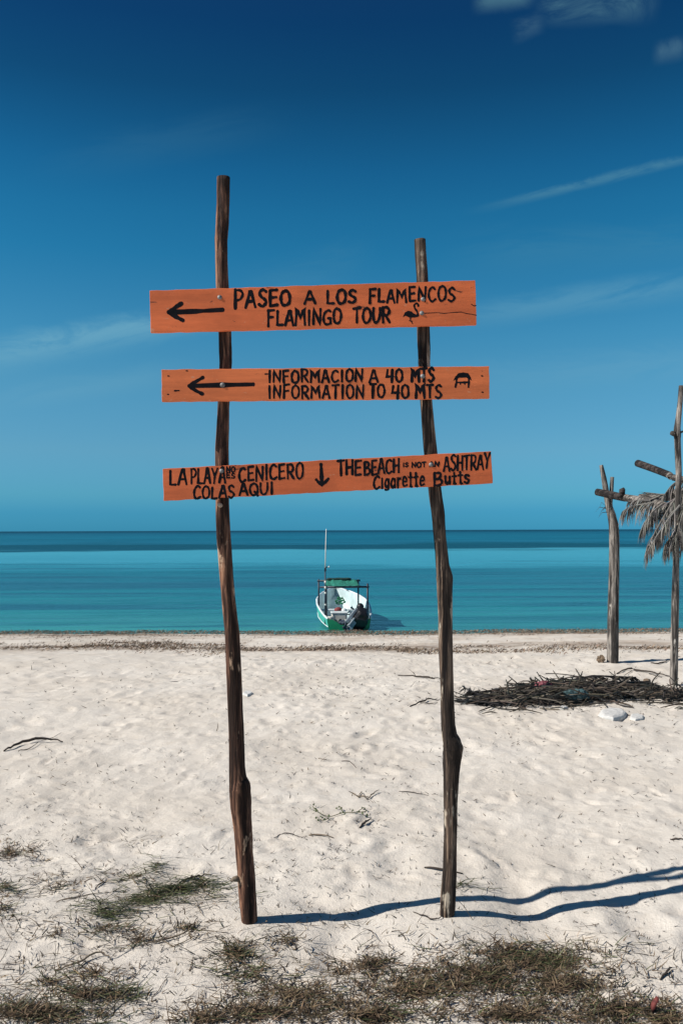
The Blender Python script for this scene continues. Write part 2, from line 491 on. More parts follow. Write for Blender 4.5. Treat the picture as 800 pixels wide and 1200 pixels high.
# ------------------------------------------------------------------ mesh builder
class MB:
    def __init__(s):
        s.v, s.f, s.mi, s.c = [], [], [], []
        s.col = (1, 1, 1)
        s.m = 0

    def vert(s, p):
        s.v.append((p[0], p[1], p[2]))
        s.c.append(s.col)
        return len(s.v) - 1

    def face(s, idx):
        s.f.append(tuple(idx))
        s.mi.append(s.m)

    def box(s, c, size, rot=None, taper=1.0):
        c = Vector(c)
        h = Vector(size) / 2
        ids = []
        for z in (-1, 1):
            k = taper if z > 0 else 1
            for x, y in ((-1, -1), (1, -1), (1, 1), (-1, 1)):
                p = Vector((x * h.x * k, y * h.y * k, z * h.z))
                if rot:
                    p = rot @ p
                ids.append(s.vert(c + p))
        a = ids
        for q in ((3, 2, 1, 0), (4, 5, 6, 7), (0, 1, 5, 4), (1, 2, 6, 5), (2, 3, 7, 6), (3, 0, 4, 7)):
            s.face([a[i] for i in q])

    def tube(s, pts, rad, n=8, rough=0.0, caps=True, flat=1.0, seed=0):
        pts = [Vector(p) for p in pts]
        if not hasattr(rad, '__len__'):
            rad = [rad] * len(pts)
        rings = []
        up0 = Vector((0, -1, 0))
        for i, p in enumerate(pts):
            t = (pts[min(i + 1, len(pts) - 1)] - pts[max(i - 1, 0)])
            t = t.normalized() if t.length > 1e-9 else Vector((0, 0, 1))
            ref = up0 if abs(t.dot(up0)) < 0.9 else Vector((1, 0, 0))
            a = t.cross(ref).normalized()
            b = t.cross(a).normalized()
            ring = []
            for k in range(n):
                th = 2 * math.pi * k / n
                r = rad[i]
                if rough:
                    r *= 1 + rough * (math.sin(th * 2 + seed + i * 0.21) * 0.5 + math.sin(th * 3 + seed * 2 - i * 0.13) * 0.5 + math.sin(th * 5 + i * 0.7 + seed) * 0.3 + random.uniform(-0.25, 0.25))
                ring.append(s.vert(p + a * (math.cos(th) * r) + b * (math.sin(th) * r * flat)))
            rings.append(ring)
        for r0, r1 in zip(rings, rings[1:]):
            for k in range(n):
                s.face((r0[k], r0[(k + 1) % n], r1[(k + 1) % n], r1[k]))
        if caps:
            s.face(rings[0][::-1])
            s.face(rings[-1])

    def strip(s, pts, wid, side):
        """thin leaf: tapered two-sided strip"""
        ids = []
        m = len(pts) - 1
        for i, p in enumerate(pts):
            ww = wid * (1 - 0.85 * (i / m) ** 1.5) / 2
            ids.append((s.vert(p - side * ww), s.vert(p + side * ww)))
        for (a, b), (c, d) in zip(ids, ids[1:]):
            s.face((a, b, d, c))

    def ball(s, c, r, nu=12, nv=8, wob=0.0):
        c = Vector(c)
        r = Vector((r, r, r)) if not hasattr(r, '__len__') else Vector(r)
        rows = []
        for j in range(nv + 1):
            ph = math.pi * j / nv
            row = []
            for k in range(nu):
                th = 2 * math.pi * k / nu
                q = 1 + wob * random.uniform(-1, 1)
                row.append(s.vert(c + Vector((r.x * math.sin(ph) * math.cos(th) * q, r.y * math.sin(ph) * math.sin(th) * q, r.z * math.cos(ph) * q))))
            rows.append(row)
        for a, b in zip(rows, rows[1:]):
            for k in range(nu):
                s.face((a[k], b[k], b[(k + 1) % nu], a[(k + 1) % nu]))

    def build(s, name, mats, parent=None, smooth=False, bevel=0.0):
        me = bpy.data.meshes.new(name)
        org = Vector((0, 0, 0))
        p = parent
        while p is not None:
            org += p.location
            p = p.parent
        me.from_pydata([(a - org.x, b - org.y, c - org.z) for a, b, c in s.v], [], s.f)
        if not isinstance(mats, (list, tuple)):
            mats = [mats]
        for mt in mats:
            me.materials.append(mt)
        if len(mats) > 1:
            me.polygons.foreach_set('material_index', s.mi)
        if any(c != (1, 1, 1) for c in s.c[:50]):
            at_ = me.color_attributes.new('tone', 'FLOAT_COLOR', 'POINT')
            at_.data.foreach_set('color', np.array([(c[0], c[1], c[2], 1) for c in s.c], dtype=np.float32).ravel())
        me.validate()
        if smooth:
            me.shade_smooth()
        me.update()
        o = bpy.data.objects.new(name, me)
        col.objects.link(o)
        if parent:
            o.parent = parent
        if bevel:
            bm = o.modifiers.new('bevel', 'BEVEL')
            bm.width = bevel
            bm.segments = 2
            bm.limit_method = 'ANGLE'
        return o


def tag(o, label=None, cat=None, group=None, kind=None):
    for k, v in (('label', label), ('category', cat), ('group', group), ('kind', kind)):
        if v:
            o[k] = v
    return o


def empty(name, loc, label, cat, group=None):
    o = bpy.data.objects.new(name, None)
    o.empty_display_size = 0.2
    col.objects.link(o)
    o.location = loc
    return tag(o, label, cat, group)


def catmull(pts, k=5):
    pts = [Vector(p) for p in pts]
    if len(pts) < 3:
        return pts
    P = [pts[0] * 2 - pts[1]] + pts + [pts[-1] * 2 - pts[-2]]
    out = []
    for i in range(1, len(P) - 2):
        a, b, c, d = P[i - 1:i + 3]
        for j in range(k):
            t = j / k
            out.append(0.5 * ((2 * b) + (c - a) * t + (2 * a - 5 * b + 4 * c - d) * t * t + (3 * b - a - 3 * c + d) * t ** 3))
    out.append(pts[-1])
    return out


# ------------------------------------------------------------------ ground and sea
def grid_mesh(name, X, Y, Z, mat, smooth=True):
    nj, ni = X.shape
    co = np.stack([X, Y, Z], -1).reshape(-1, 3).astype(np.float32)
    idx = np.arange(nj * ni).reshape(nj, ni)
    q = np.stack([idx[:-1, :-1], idx[:-1, 1:], idx[1:, 1:], idx[1:, :-1]], -1).reshape(-1, 4)
    me = bpy.data.meshes.new(name)
    me.vertices.add(len(co))
    me.vertices.foreach_set('co', co.ravel())
    me.loops.add(q.size)
    me.loops.foreach_set('vertex_index', q.ravel().astype(np.int32))
    me.polygons.add(len(q))
    me.polygons.foreach_set('loop_start', np.arange(0, q.size, 4, dtype=np.int32))
    me.polygons.foreach_set('loop_total', np.full(len(q), 4, dtype=np.int32))
    me.materials.append(mat)
    me.update(calc_edges=True)
    me.validate()
    if smooth:
        me.shade_smooth()
    o = bpy.data.objects.new(name, me)
    col.objects.link(o)
    return o


tag(grid_mesh('sand', X, Y, Z, M['sand']), 'pale trampled sand of the beach', kind='structure')
WX = axis([(-20000, 0), (-2000, 3000), (-200, 200), (200, 10), (2000, 200), (20000, 3000)])
WY = axis([(18, 0), (60, 1), (400, 20), (3000, 300), (20000, 3000)])
wx, wy = np.meshgrid(WX, WY)
tag(grid_mesh('sea', wx, wy, np.full_like(wx, SEA), M['water']), 'turquoise sea out to the horizon', kind='structure')


# ------------------------------------------------------------------ the signpost
def traced_post(profile, Y, sub=6, n=14, rough=0.05, below=0.35, seed=1):
    """profile rows (py, left px, right px) -> irregular tapered trunk at distance Y"""
    pts, rads = [], []
    for py, xl, xr in profile:
        a, b = at(xl, py, Y), at(xr, py, Y)
        pts.append((a + b) / 2)
        rads.append((b - a).length / 2)
    # densify
    cp, cr = [], []
    for i in range(len(pts) - 1):
        for j in range(sub):
            t = j / sub
            cp.append(pts[i].lerp(pts[i + 1], t))
            cr.append(rads[i] * (1 - t) + rads[i + 1] * t)
    cp.append(pts[-1])
    cr.append(rads[-1])
    d = (cp[-1] - cp[-2]).normalized()
    cp.append(cp[-1] + Vector((d.x, d.y, -1)).normalized() * below)
    cr.append(cr[-1])
    mb = MB()
    mb.tube(cp, cr, n, rough, seed=seed)
    return mb, cp, cr


YL, YR = 3.50, 3.55
LEFT = [(208, 254.5, 269.7), (240, 254, 269), (262, 252.8, 268.6), (280, 251.5, 267), (300, 252, 266.5), (335, 253, 267.8), (390, 256, 271),
        (425, 257, 272), (478, 254.8, 269), (525, 252.3, 268.5), (590, 253, 268.5), (630, 253.8, 270.5), (672, 257, 273.4), (700, 259, 275.5),
        (740, 263, 280.3), (780, 265, 282.5), (815, 266.4, 284), (850, 267.8, 286), (900, 268.5, 287.9), (914, 268.3, 289.5), (919, 268.4, 292.5), (924, 268.5, 293.6),
        (945, 269.5, 294.6), (970, 273.4, 295.6), (1000, 276.3, 296.8), (1030, 279, 299.2), (1060, 280.8, 301), (1080, 283, 302)]
RIGHT = [(281, 485, 498.6), (300, 486, 499.8), (328, 487.9, 501.5), (382, 488, 502.7), (408, 489, 504), (425, 489.3, 503.7), (475, 492, 506.5),
         (525, 496, 511.6), (575, 502, 517), (600, 505.2, 520.8), (630, 507.8, 522.7), (660, 510, 526), (670, 510.6, 528), (676, 510.8, 529.9), (684, 511.4, 530), (720, 513, 530),
         (760, 513.6, 530.5), (815, 516.2, 531.6), (850, 516.6, 533), (862, 517.2, 535.5), (870, 517.8, 540), (877, 518.3, 542.4), (884, 518.5, 541), (893, 518.7, 539.6), (905, 519, 538.3),
         (940, 519.5, 536.4), (980, 519.7, 535.4), (1020, 518.5, 534.7), (1050, 516, 533.5), (1072, 514.7, 532.3)]
base_l, base_r = at(292, 1080, YL), at(523, 1072, YR)
sign = empty('signpost', ((base_l + base_r) / 2).to_tuple(),
             'tall signpost of two crooked trunks carrying three orange boards with black hand lettering', 'signpost')
sign.location.z = 0
mbL, cpL, crL = traced_post(LEFT, YL, seed=1.3)
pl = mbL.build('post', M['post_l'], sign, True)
tag(pl, 'taller reddish brown trunk post with a bulge low down')
mbR, cpR, crR = traced_post(RIGHT, YR, seed=4.1)
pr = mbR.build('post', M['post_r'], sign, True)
tag(pr, 'shorter grey brown trunk post with pale bark patches and a knot')
# cut stub and small twig on the left post
k = MB()
c0 = at(258.6, 592.5, YL - 0.022)
k.tube([c0, c0 + Vector((-0.003, -0.016, 0.004)), c0 + Vector((-0.004, -0.022, 0.004))], [0.010, 0.009, 0.004], 10, 0.06)
k.build('branch_stub', M['knot'], pl, True)
k = MB()
c0 = at(280, 1030, YL - 0.015)
k.tube([c0, c0 + Vector((-0.02, -0.012, 0.004)), c0 + Vector((-0.032, -0.014, -0.003))], [0.013, 0.010, 0.005], 8, 0.15)
k.build('branch_stub', M['pale_twig'], pl, True)

# plane of the boards: screwed to the fronts of the two trunks
PA = Vector((base_l.x, YL - 0.040, 0))
PB = Vector((base_r.x, YR - 0.040, 0))
BD = (PB - PA).normalized()
BN = Vector((BD.y, -BD.x, 0))           # towards the viewer
if BN.y > 0:
    BN = -BN
THICK = 0.018


def bp(px, py, off=0.0):
    """pixel -> point on the boards' front plane, lifted by off"""
    d = pix_dir(px, py)
    o = Vector((0, 0, CAM_H))
    p0 = PA + BN * (THICK + off)
    t = (p0 - o).dot(BN) / d.dot(BN)
    return o + d * t


def make_board(tl, tr, br, bl, mat, label, seed):
    r = random.Random(seed)
    ring = []
    def edge(a, b, n, j):
        for i in range(n):
            t = i / n
            jj = 0 if i == 0 else r.uniform(-j, j)
            ring.append((a[0] + (b[0] - a[0]) * t, a[1] + (b[1] - a[1]) * t + (jj if n > 6 else 0), jj if n <= 6 else 0))
    edge(tl, tr, 46, 0.35)
    edge(tr, br, 6, 0.4)
    edge(br, bl, 46, 0.35)
    edge(bl, tl, 6, 0.4)
    mb = MB()
    fr = [mb.vert(bp(x + dx, y)) for x, y, dx in ring]
    bk = [mb.vert(bp(x + dx, y) - BN * THICK) for x, y, dx in ring]
    n = len(ring)
    mb.face(fr[::-1])
    mb.face(bk)
    for i in range(n):
        mb.face((fr[i], fr[(i + 1) % n], bk[(i + 1) % n], bk[i]))
    o = mb.build('sign_board', mat, sign, bevel=0.0012)
    return tag(o, label)


B1 = make_board((175.5, 340.5), (556.5, 328.5), (558, 380.5), (176.5, 389.5), M['board_a'], 'top orange board about the flamingo walk, with a crack at its right end', 1)
B2 = make_board((189.3, 433), (572.8, 429), (573.2, 466.8), (189.8, 470.6), M['board_b'], 'middle orange board about information with a small hut drawing', 2)
B3 = make_board((190.8, 549.4), (575, 528.8), (577, 566.2), (191.8, 587), M['board_c'], 'bottom orange board asking not to use the beach as ashtray', 3)

FONT = {
    'A': (1.0, [('l', [(0, 0), (.46, 1), (.56, 1), (1, 0)]), ('l', [(.2, .34), (.8, .36)])]),
    'B': (.95, [('l', [(.1, 0), (.08, 1)]), ('c', [(.05, .98), (.65, .97), (.78, .75), (.5, .56), (.14, .52)]), ('c', [(.14, .52), (.75, .5), (.97, .25), (.65, .03), (.06, .01)])]),
    'C': (.95, [('c', [(.95, .86), (.62, 1), (.22, .82), (.05, .45), (.22, .1), (.58, 0), (1, .14)])]),
    'E': (.85, [('l', [(.1, 0), (.1, 1)]), ('l', [(.06, .98), (.92, 1)]), ('l', [(.1, .52), (.8, .55)]), ('l', [(.08, .02), (.97, .05)])]),
    'F': (.85, [('l', [(.12, -.02), (.1, 1)]), ('l', [(.05, .98), (.95, 1.02)]), ('l', [(.12, .53), (.8, .55)])]),
    'G': (1.0, [('c', [(.92, .9), (.6, 1), (.2, .8), (.05, .45), (.22, .1), (.58, 0), (.95, .1)]), ('l', [(.95, .08), (.97, .42), (.62, .42)])]),
    'H': (.95, [('l', [(.08, 0), (.08, 1)]), ('l', [(.92, 0), (.92, 1)]), ('l', [(.08, .5), (.92, .52)])]),
    'I': (.34, [('l', [(.5, 0), (.5, 1)])]),
    'L': (.8, [('l', [(.12, 1), (.1, .03), (.98, .03)])]),
    'M': (1.25, [('l', [(.02, 0), (.14, 1), (.5, .42), (.86, 1), (.98, 0)])]),
    'N': (1.0, [('l', [(.05, 0), (.07, 1), (.92, .03), (.95, 1)])]),
    'O': (1.0, [('c', [(.52, 1), (.18, .86), (.03, .5), (.18, .1), (.52, 0), (.88, .16), (.98, .55), (.82, .9), (.46, 1)])]),
    'P': (.9, [('l', [(.14, 0), (.1, 1)]), ('c', [(.04, .97), (.65, .98), (.96, .75), (.7, .48), (.14, .44)])]),
    'Q': (1.0, [('c', [(.52, 1), (.18, .86), (.03, .5), (.18, .1), (.52, 0), (.88, .16), (.98, .55), (.82, .9), (.46, 1)]), ('l', [(.6, .28), (1.02, -.1)])]),
    'R': (.95, [('l', [(.12, 0), (.1, 1)]), ('c', [(.04, .97), (.65, .98), (.92, .76), (.7, .5), (.14, .46)]), ('l', [(.42, .46), (.98, -.02)])]),
    'S': (.85, [('c', [(.92, .86), (.52, 1), (.12, .82), (.28, .58), (.74, .43), (.93, .2), (.52, 0), (.04, .12)])]),
    'T': (.9, [('l', [(.5, 0), (.5, .98)]), ('l', [(0, .97), (1, 1)])]),
    'U': (.95, [('c', [(.06, 1), (.05, .42), (.25, .05), (.66, .03), (.92, .4), (.95, 1)])]),
    'Y': (.95, [('l', [(.02, 1), (.5, .48)]), ('l', [(1, 1), (.5, .48), (.36, 0)])]),
    '4': (.95, [('l', [(.14, 1), (.05, .45), (.95, .47)]), ('l', [(.8, 1), (.76, 0)])]),
    '0': (.9, [('c', [(.52, 1), (.18, .86), (.05, .5), (.18, .1), (.52, 0), (.86, .16), (.95, .55), (.8, .9), (.46, 1)])]),
    'i': (.34, [('l', [(.5, 0), (.5, .72)])]),
    'g': (.85, [('c', [(.85, .6), (.45, .68), (.1, .36), (.4, .05), (.85, .25)]), ('c', [(.86, .66), (.86, .05), (.6, -.14), (.1, -.1)])]),
    'a': (.85, [('c', [(.85, .58), (.42, .68), (.06, .32), (.38, 0), (.84, .22)]), ('l', [(.86, .68), (.92, 0)])]),
    'r': (.7, [('l', [(.18, 0), (.15, .68)]), ('c', [(.18, .42), (.5, .66), (.95, .6)])]),
    'e': (.85, [('c', [(.12, .33), (.86, .38), (.75, .62), (.4, .68), (.06, .35), (.32, .02), (.95, .12)])]),
    't': (.72, [('l', [(.45, 1), (.5, .02), (.85, .02)]), ('l', [(.02, .68), (.95, .7)])]),
    'u': (.85, [('c', [(.1, .68), (.12, .22), (.42, 0), (.8, .22), (.86, .62)]), ('l', [(.88, .68), (.92, 0)])]),
    's': (.75, [('c', [(.92, .58), (.5, .68), (.12, .55), (.3, .4), (.74, .28), (.9, .12), (.5, 0), (.04, .08)])]),
}


class Brush:
    """black brush strokes on a board: one mesh per drawing"""
    def __init__(s, seed):
        s.mb = MB()
        s.full = []
        s.k = 0
        s.r = random.Random(seed)

    def stroke(s, pts, wd, curve=False):
        """pts in photo pixels, wd stroke width in pixels"""
        P = [Vector((x, y, 0)) for x, y in pts]
        if curve:
            P = catmull(P, 5)
        else:
            Q = []
            for a, b in zip(P, P[1:]):
                for j in range(4):
                    Q.append(a.lerp(b, j / 4))
            P = Q + [P[-1]]
        base = 0.00025 + 0.00003 * (s.k % 18)
        s.k += 1
        ph, ph2 = s.r.uniform(0, 6), s.r.uniform(0, 6)
        L, Rr = [], []
        n = len(P)
        for i, p in enumerate(P):
            t = (P[min(i + 1, n - 1)] - P[max(i - 1, 0)]).normalized()
            nr = Vector((-t.y, t.x, 0))
            hw = wd / 2 * (1 + 0.16 * math.sin(ph + i * 0.9) + 0.10 * math.sin(ph2 + i * 2.3))
            # sharpen mitres a little where a line turns
            if 0 < i < n - 1:
                a, b = (P[i] - P[i - 1]).normalized(), (P[i + 1] - P[i]).normalized()
                cs = max(0.55, math.sqrt(max(0.0, (1 + a.dot(b)) / 2)))
                hw /= cs
            off = base + 0.00002 * i / n
            L.append(s.mb.vert(bp(p.x + nr.x * hw, p.y + nr.y * hw, off)))
            Rr.append(s.mb.vert(bp(p.x - nr.x * hw, p.y - nr.y * hw, off)))
        for i in range(n - 1):
            s.mb.face((L[i], Rr[i], Rr[i + 1], L[i + 1]))
        for end, i, sg in ((P[0], 0, -1), (P[-1], n - 1, 1)):
            t = (P[min(i + 1, n - 1)] - P[max(i - 1, 0)]).normalized() * sg
            nr = Vector((-t.y, t.x, 0))
            hw = wd / 2 * 0.98
            off = base + 0.00001 + (0.00002 if i else 0)
            ids = [s.mb.vert(bp(end.x, end.y, off))]
            for q in range(7):
                th = -math.pi / 2 + math.pi * q / 6
                dd = t * math.cos(th) * 0.85 + nr * math.sin(th)
                ids.append(s.mb.vert(bp(end.x + dd.x * hw, end.y + dd.y * hw, off)))
            for q in range(1, 7):
                s.mb.face((ids[0], ids[q], ids[q + 1]))

    def fill(s, pts, curve=False):
        P = [Vector((x, y, 0)) for x, y in pts]
        if curve:
            P = catmull(P + [P[0]], 4)[:-1]
        s.k += 1
        off = 0.00025 + 0.00003 * (s.k % 18)
        s.mb.face([s.mb.vert(bp(p.x, p.y, off)) for p in P])

    def word(s, txt, x0, x1, tl, bl, tr, br, wd, gap=0.30, join=False):
        """letters between x0 and x1; tl/bl and tr/br are cap and base lines at the two ends"""
        if s.mb.v and not join:
            s.full.append(s.mb)
            s.mb = MB()
        tot = sum(FONT[c][0] for c in txt) + gap * (len(txt) - 1)
        u = 0.0
        for c in txt:
            cw, strokes = FONT[c]
            jy = s.r.uniform(-0.05, 0.05)
            js = s.r.uniform(0.94, 1.06)
            sl = s.r.uniform(-0.05, 0.05)
            for kind, pts in strokes:
                out = []
                for (x, y) in pts:
                    x = x + s.r.uniform(-.025, .025)
                    y = (y + s.r.uniform(-.02, .02)) * js + jy
                    f = (u + (x + sl * y) * cw) / tot
                    top, bot = tl + (tr - tl) * f, bl + (br - bl) * f
                    out.append((x0 + (x1 - x0) * f, bot + (top - bot) * y))
                s.stroke(out, wd * s.r.uniform(1.0, 1.28), kind == 'c')
            u += cw + gap

    def done(s, name, parent, label=None):
        for mb in s.full:
            mb.build(name, M['black_paint'], parent)
        o = s.mb.build(name, M['black_paint'], parent)
        if label:
            tag(o, label)
        return o


def bolt(px, py, parent, r=0.0062):
    mb = MB()
    c = bp(px, py, 0.0)
    t = BD
    up = Vector((0, 0, 1))
    prev = None
    n = 12
    for rr, h in ((1.5, 0.0), (1.5, 0.0010), (0.95, 0.0012), (0.85, 0.0030), (0.4, 0.0036)):
        ring = [mb.vert(c + t * (math.cos(2 * math.pi * q / n) * rr * r) + up * (math.sin(2 * math.pi * q / n) * rr * r) + BN * h) for q in range(n)]
        if prev:
            for q in range(n):
                mb.face((prev[q], prev[(q + 1) % n], ring[(q + 1) % n], ring[q]))
        prev = ring
    mb.face(prev)
    return mb.build('bolt', M['bolt'], parent, True)


# top board
b = Brush(1)
b.word('PASEO', 274.5, 340, 339.5, 361, 341, 357.5, 3.1)
b.word('A', 357, 369.5, 342, 356.5, 342, 356, 3.0)
b.word('LOS', 383, 417, 340, 356, 338.5, 354, 2.9)
b.word('FLAMENCOS', 432.5, 532.5, 339.5, 355, 336, 352.5, 2.7, 0.34)
b.done('lettering', B1)
b = Brush(21)
b.word('FLAMINGO', 313.5, 399.5, 363.5, 381.5, 361.5, 379.5, 2.8, 0.32)
b.word('TOUR', 414, 456.5, 360.5, 378.5, 359.5, 377.5, 2.9)
b.done('lettering', B1)
b = Brush(2)
b.stroke([(198, 366), (230, 364.8), (261, 363)], 5.6)
b.stroke([(213, 355.5), (205, 360.5), (197.5, 366.2)], 5.0)
b.stroke([(197.5, 365.4), (206, 371), (214.5, 375.5)], 5.0)
b.done('arrow', B1)
b = Brush(3)
g = lambda x, y: (470 + .11667 * x, 270 + .11667 * y)
b.fill([g(*q) for q in ((14, 872), (34, 826), (66, 806), (100, 812), (130, 838), (160, 846), (178, 846), (170, 868), (130, 876), (80, 874), (40, 858))])
b.stroke([g(*q) for q in ((168, 858), (158, 815), (136, 782), (130, 752), (148, 734), (168, 742), (170, 762))], 2.3, True)
b.stroke([g(*q) for q in ((84, 872), (92, 898), (112, 936))], 1.0)
b.stroke([g(*q) for q in ((100, 874), (88, 902), (78, 908))], 0.9)
b.stroke([g(*q) for q in ((92, 915), (112, 910))], 0.8)
b.done('bird_drawing', B1, 'small black long necked wading bird drawing')
b = Brush(4)
b.stroke([(497, 367), (512, 366.4), (520, 367.2), (530, 366.2), (540, 365.6), (546, 367.4), (552, 368.2), (558, 369.4)], 0.9)
b.stroke([(552, 356.5), (555, 358.5), (557.5, 358)], 1.1)
b.done('crack', B1, 'thin dark crack in the board')
bolt(257.5, 348.4, B1)
bolt(495.4, 350.8, B1)
bolt(494, 367, B1)
# middle board
b = Brush(5)
b.word('INFORMACION', 314.5, 424.5, 434.6, 448.4, 433, 447, 2.45, 0.36)
b.word('A', 432.8, 442.5, 433.2, 447.8, 433, 447.4, 2.8)
b.word('40', 452.5, 471.5, 433.5, 448, 433, 447.4, 2.8)
b.word('MTS', 482, 508, 432, 447.6, 431.8, 446.8, 2.8)
b.done('lettering', B2)
b = Brush(22)
b.word('INFORMATION', 314.5, 425.5, 452.4, 467.2, 451, 466.2, 2.45, 0.36)
b.word('TO', 433, 450.5, 450.8, 466.4, 450.6, 466, 2.8)
b.word('40', 458.8, 479, 450.6, 466.6, 450.4, 466.2, 2.8)
b.word('MTS', 486.8, 517, 450.8, 466.8, 450.2, 465.8, 2.8)
b.done('lettering', B2)
b = Brush(6)
b.stroke([(223, 452.3), (260, 451.2), (296.5, 450.4)], 5.4)
b.stroke([(238, 442.2), (229, 447.5), (221.5, 452.6)], 4.4)
b.stroke([(221.5, 451.8), (229, 457.5), (237.5, 461.8)], 4.4)
b.done('arrow', B2)
b = Brush(7)
g = lambda x, y: (370 + .2875 * x, 420 + .2875 * y)
b.fill([g(*q) for q in ((559, 92), (566, 76), (580, 60), (600, 57), (620, 60), (630, 76), (634, 90), (626, 86), (612, 78), (584, 79), (570, 86))])
b.stroke([g(*q) for q in ((573, 82), (572, 98), (568, 117))], 2.4)
b.stroke([g(*q) for q in ((622, 82), (623, 98), (621, 117))], 2.4)
b.stroke([g(*q) for q in ((574, 98), (598, 98), (622, 97))], 2.4)
b.stroke([g(*q) for q in ((588, 98), (588, 106))], 1.4)
b.stroke([g(*q) for q in ((606, 98), (606, 106))], 1.4)
b.done('hut_drawing', B2, 'small black drawing of an open hut')
b = Brush(8)
for (x, y) in ((197.5, 440.5), (197, 462), (564.5, 440.5), (565, 459.5), (219, 434.5)):
    b = Brush(int(x))
    b.stroke([(x - .8, y), (x + .8, y + .2)], 1.5)
    b.done('nail_hole', B2)
b = Brush(8)
b.stroke([(204.5, 458), (210, 457.6)], 1.8)
b.done('gouge', B2)
b = Brush(8)
b.stroke([(310.5, 438.3), (316, 438.2)], 1.6)
b.done('paint_smear', B2)
bolt(260.8, 451.2, B2, 0.0068)
bolt(495, 441, B2, 0.0065)
# bottom board
b = Brush(9)
b.word('LA', 199, 218.5, 551, 568.8, 550, 567.8, 2.4)
b.word('PLAYA', 223.5, 264, 549.5, 567.2, 548, 565, 2.3, 0.3)
b.word('NO', 265.5, 275.3, 547.6, 553.4, 547, 552.8, 1.6)
b.word('ES', 265.5, 275.3, 554.8, 560.6, 554.2, 560, 1.6)
b.word('CENICERO', 280, 355, 547.5, 564.4, 543, 560.4, 2.4, 0.32)
b.done('lettering', B3)
b = Brush(23)
b.word('COLAS', 227, 274.5, 571, 585.2, 569, 583, 2.4)
b.word('AQUI', 280.5, 320, 567.6, 581.2, 565.6, 579, 2.4)
b.done('lettering', B3)
b = Brush(24)
b.word('THE', 395.5, 423, 541, 557.6, 540.2, 556.4, 2.5, 0.26)
b.word('BEACH', 426.5, 467.5, 540.4, 556.6, 538, 554, 2.5, 0.24)
b.word('IS', 472, 478, 542.6, 547.4, 542.4, 547, 1.5)
b.word('NOT', 482.4, 498.6, 542.2, 548, 541.4, 547, 1.7)
b.word('AN', 503, 514, 541, 546.8, 541, 546.4, 1.7)
b.word('ASHTRAY', 519.5, 573.8, 534.4, 552, 531.8, 549, 2.2, 0.24)
b.done('lettering', B3)
b = Brush(25)
b.word('C', 437.5, 444.5, 558.6, 573, 558.4, 572.6, 2.4)
b.word('igarette', 446.5, 497, 555.6, 572.4, 553, 569.6, 2.2, 0.3, True)
b.word('B', 508, 518, 554.2, 568.8, 553.8, 568.6, 2.6)
b.word('utts', 521, 549.5, 553.6, 568, 552.6, 566.4, 2.4, 0.24, True)
b.done('lettering', B3)
b = Brush(10)
b.stroke([(376, 544), (376.6, 556), (377, 568)], 4.4)
b.stroke([(370.3, 562), (373.5, 565.5), (377.2, 568.6)], 3.6)
b.stroke([(384.6, 561), (381, 565), (376.8, 568.6)], 3.6)
b.done('arrow', B3)
bolt(259.6, 552, B3)
bolt(504.8, 544.6, B3)


# ------------------------------------------------------------------ the boat
BY0 = 25.7
boat_o = Vector((at(408.7, 730, BY0).x, BY0, SEA))
boat = empty('motorboat', boat_o.to_tuple(), 'small open motorboat, green outside and white inside, moored stern to the beach at the waterline', 'boat')
YAW = R(4.6)
HF = Vector((-math.sin(YAW), math.cos(YAW), 0))
HS = Vector((math.cos(YAW), math.sin(YAW), 0))


def bt(s_, x, z):
    """boat coordinates: metres forward of the transom, to the right, above the water"""
    return boat_o + HF * s_ + HS * x + Vector((0, 0, z))


ST = [(0.0, .66, .34), (0.5, .74, .40), (1.0, .80, .47), (2.0, .865, .585), (3.0, .83, .68), (3.8, .70, .755), (4.5, .52, .81), (5.0, .34, .85), (5.35, .17, .88), (5.55, .02, .90)]


def st_at(s_):
    for (a, h0, z0), (c, h1, z1) in zip(ST, ST[1:]):
        if s_ <= c:
            t = (s_ - a) / (c - a)
            return h0 + (h1 - h0) * t, z0 + (z1 - z0) * t
    return ST[-1][1], ST[-1][2]


SS = [i * 5.55 / 26 for i in range(27)]
outer, inner, rail = MB(), MB(), MB()


def section(s_, inside):
    h, z = st_at(s_)
    rise = max(0, (s_ - 3.6) / 1.95) ** 2
    pts = []
    if not inside:
        kz = -0.18 + 0.75 * rise
        prof_ = [(1.0, z), (0.97, z * 0.62 + kz * 0.1), (0.90, z * 0.25), (0.78, kz * 0.35 + 0.05 * (1 - rise)), (0.40, kz * 0.8), (0.0, kz)]
    else:
        fz = 0.06 + 0.6 * rise
        h = max(h - 0.05, 0.0)
        z = z - 0.004
        prof_ = [(1.0, z), (0.95, z * 0.66 + fz * 0.2), (0.88, z * 0.35 + fz * 0.4), (0.80, fz + 0.03), (0.60, fz), (0.0, fz)]
    for f, zz in prof_:
        pts.append((-h * f, zz))
    for f, zz in prof_[-2::-1]:
        pts.append((h * f, zz))
    return pts


def loft(mb, inside, s0=0):
    rows = []
    for s_ in SS[s0:]:
        rows.append([mb.vert(bt(s_, x, z)) for x, z in section(s_, inside)])
    for a, c in zip(rows, rows[1:]):
        for i in range(len(a) - 1):
            mb.face((a[i], a[i + 1], c[i + 1], c[i]) if inside else (a[i + 1], a[i], c[i], c[i + 1]))
    return rows


loft(outer, False)
hull = outer.build('hull', M['green'], boat, True)
loft(inner, True)
inner.build('hull_lining', plain('shade_tinted_hull_lining', (0.50, 0.62, 0.63), 0.5, var=0.16, scale=2.5), hull, True)  # white lining; teal put into its colour so the shaded side reads bluer
for sg in (-1, 1):
    pts = []
    for s_ in SS:
        h, z = st_at(s_)
        pts.append(bt(s_, sg * max(h - 0.02, 0.0), z + 0.004))
    rail.tube(pts, 0.034, 8)
rail.build('gunwale', M['white'], boat, True)
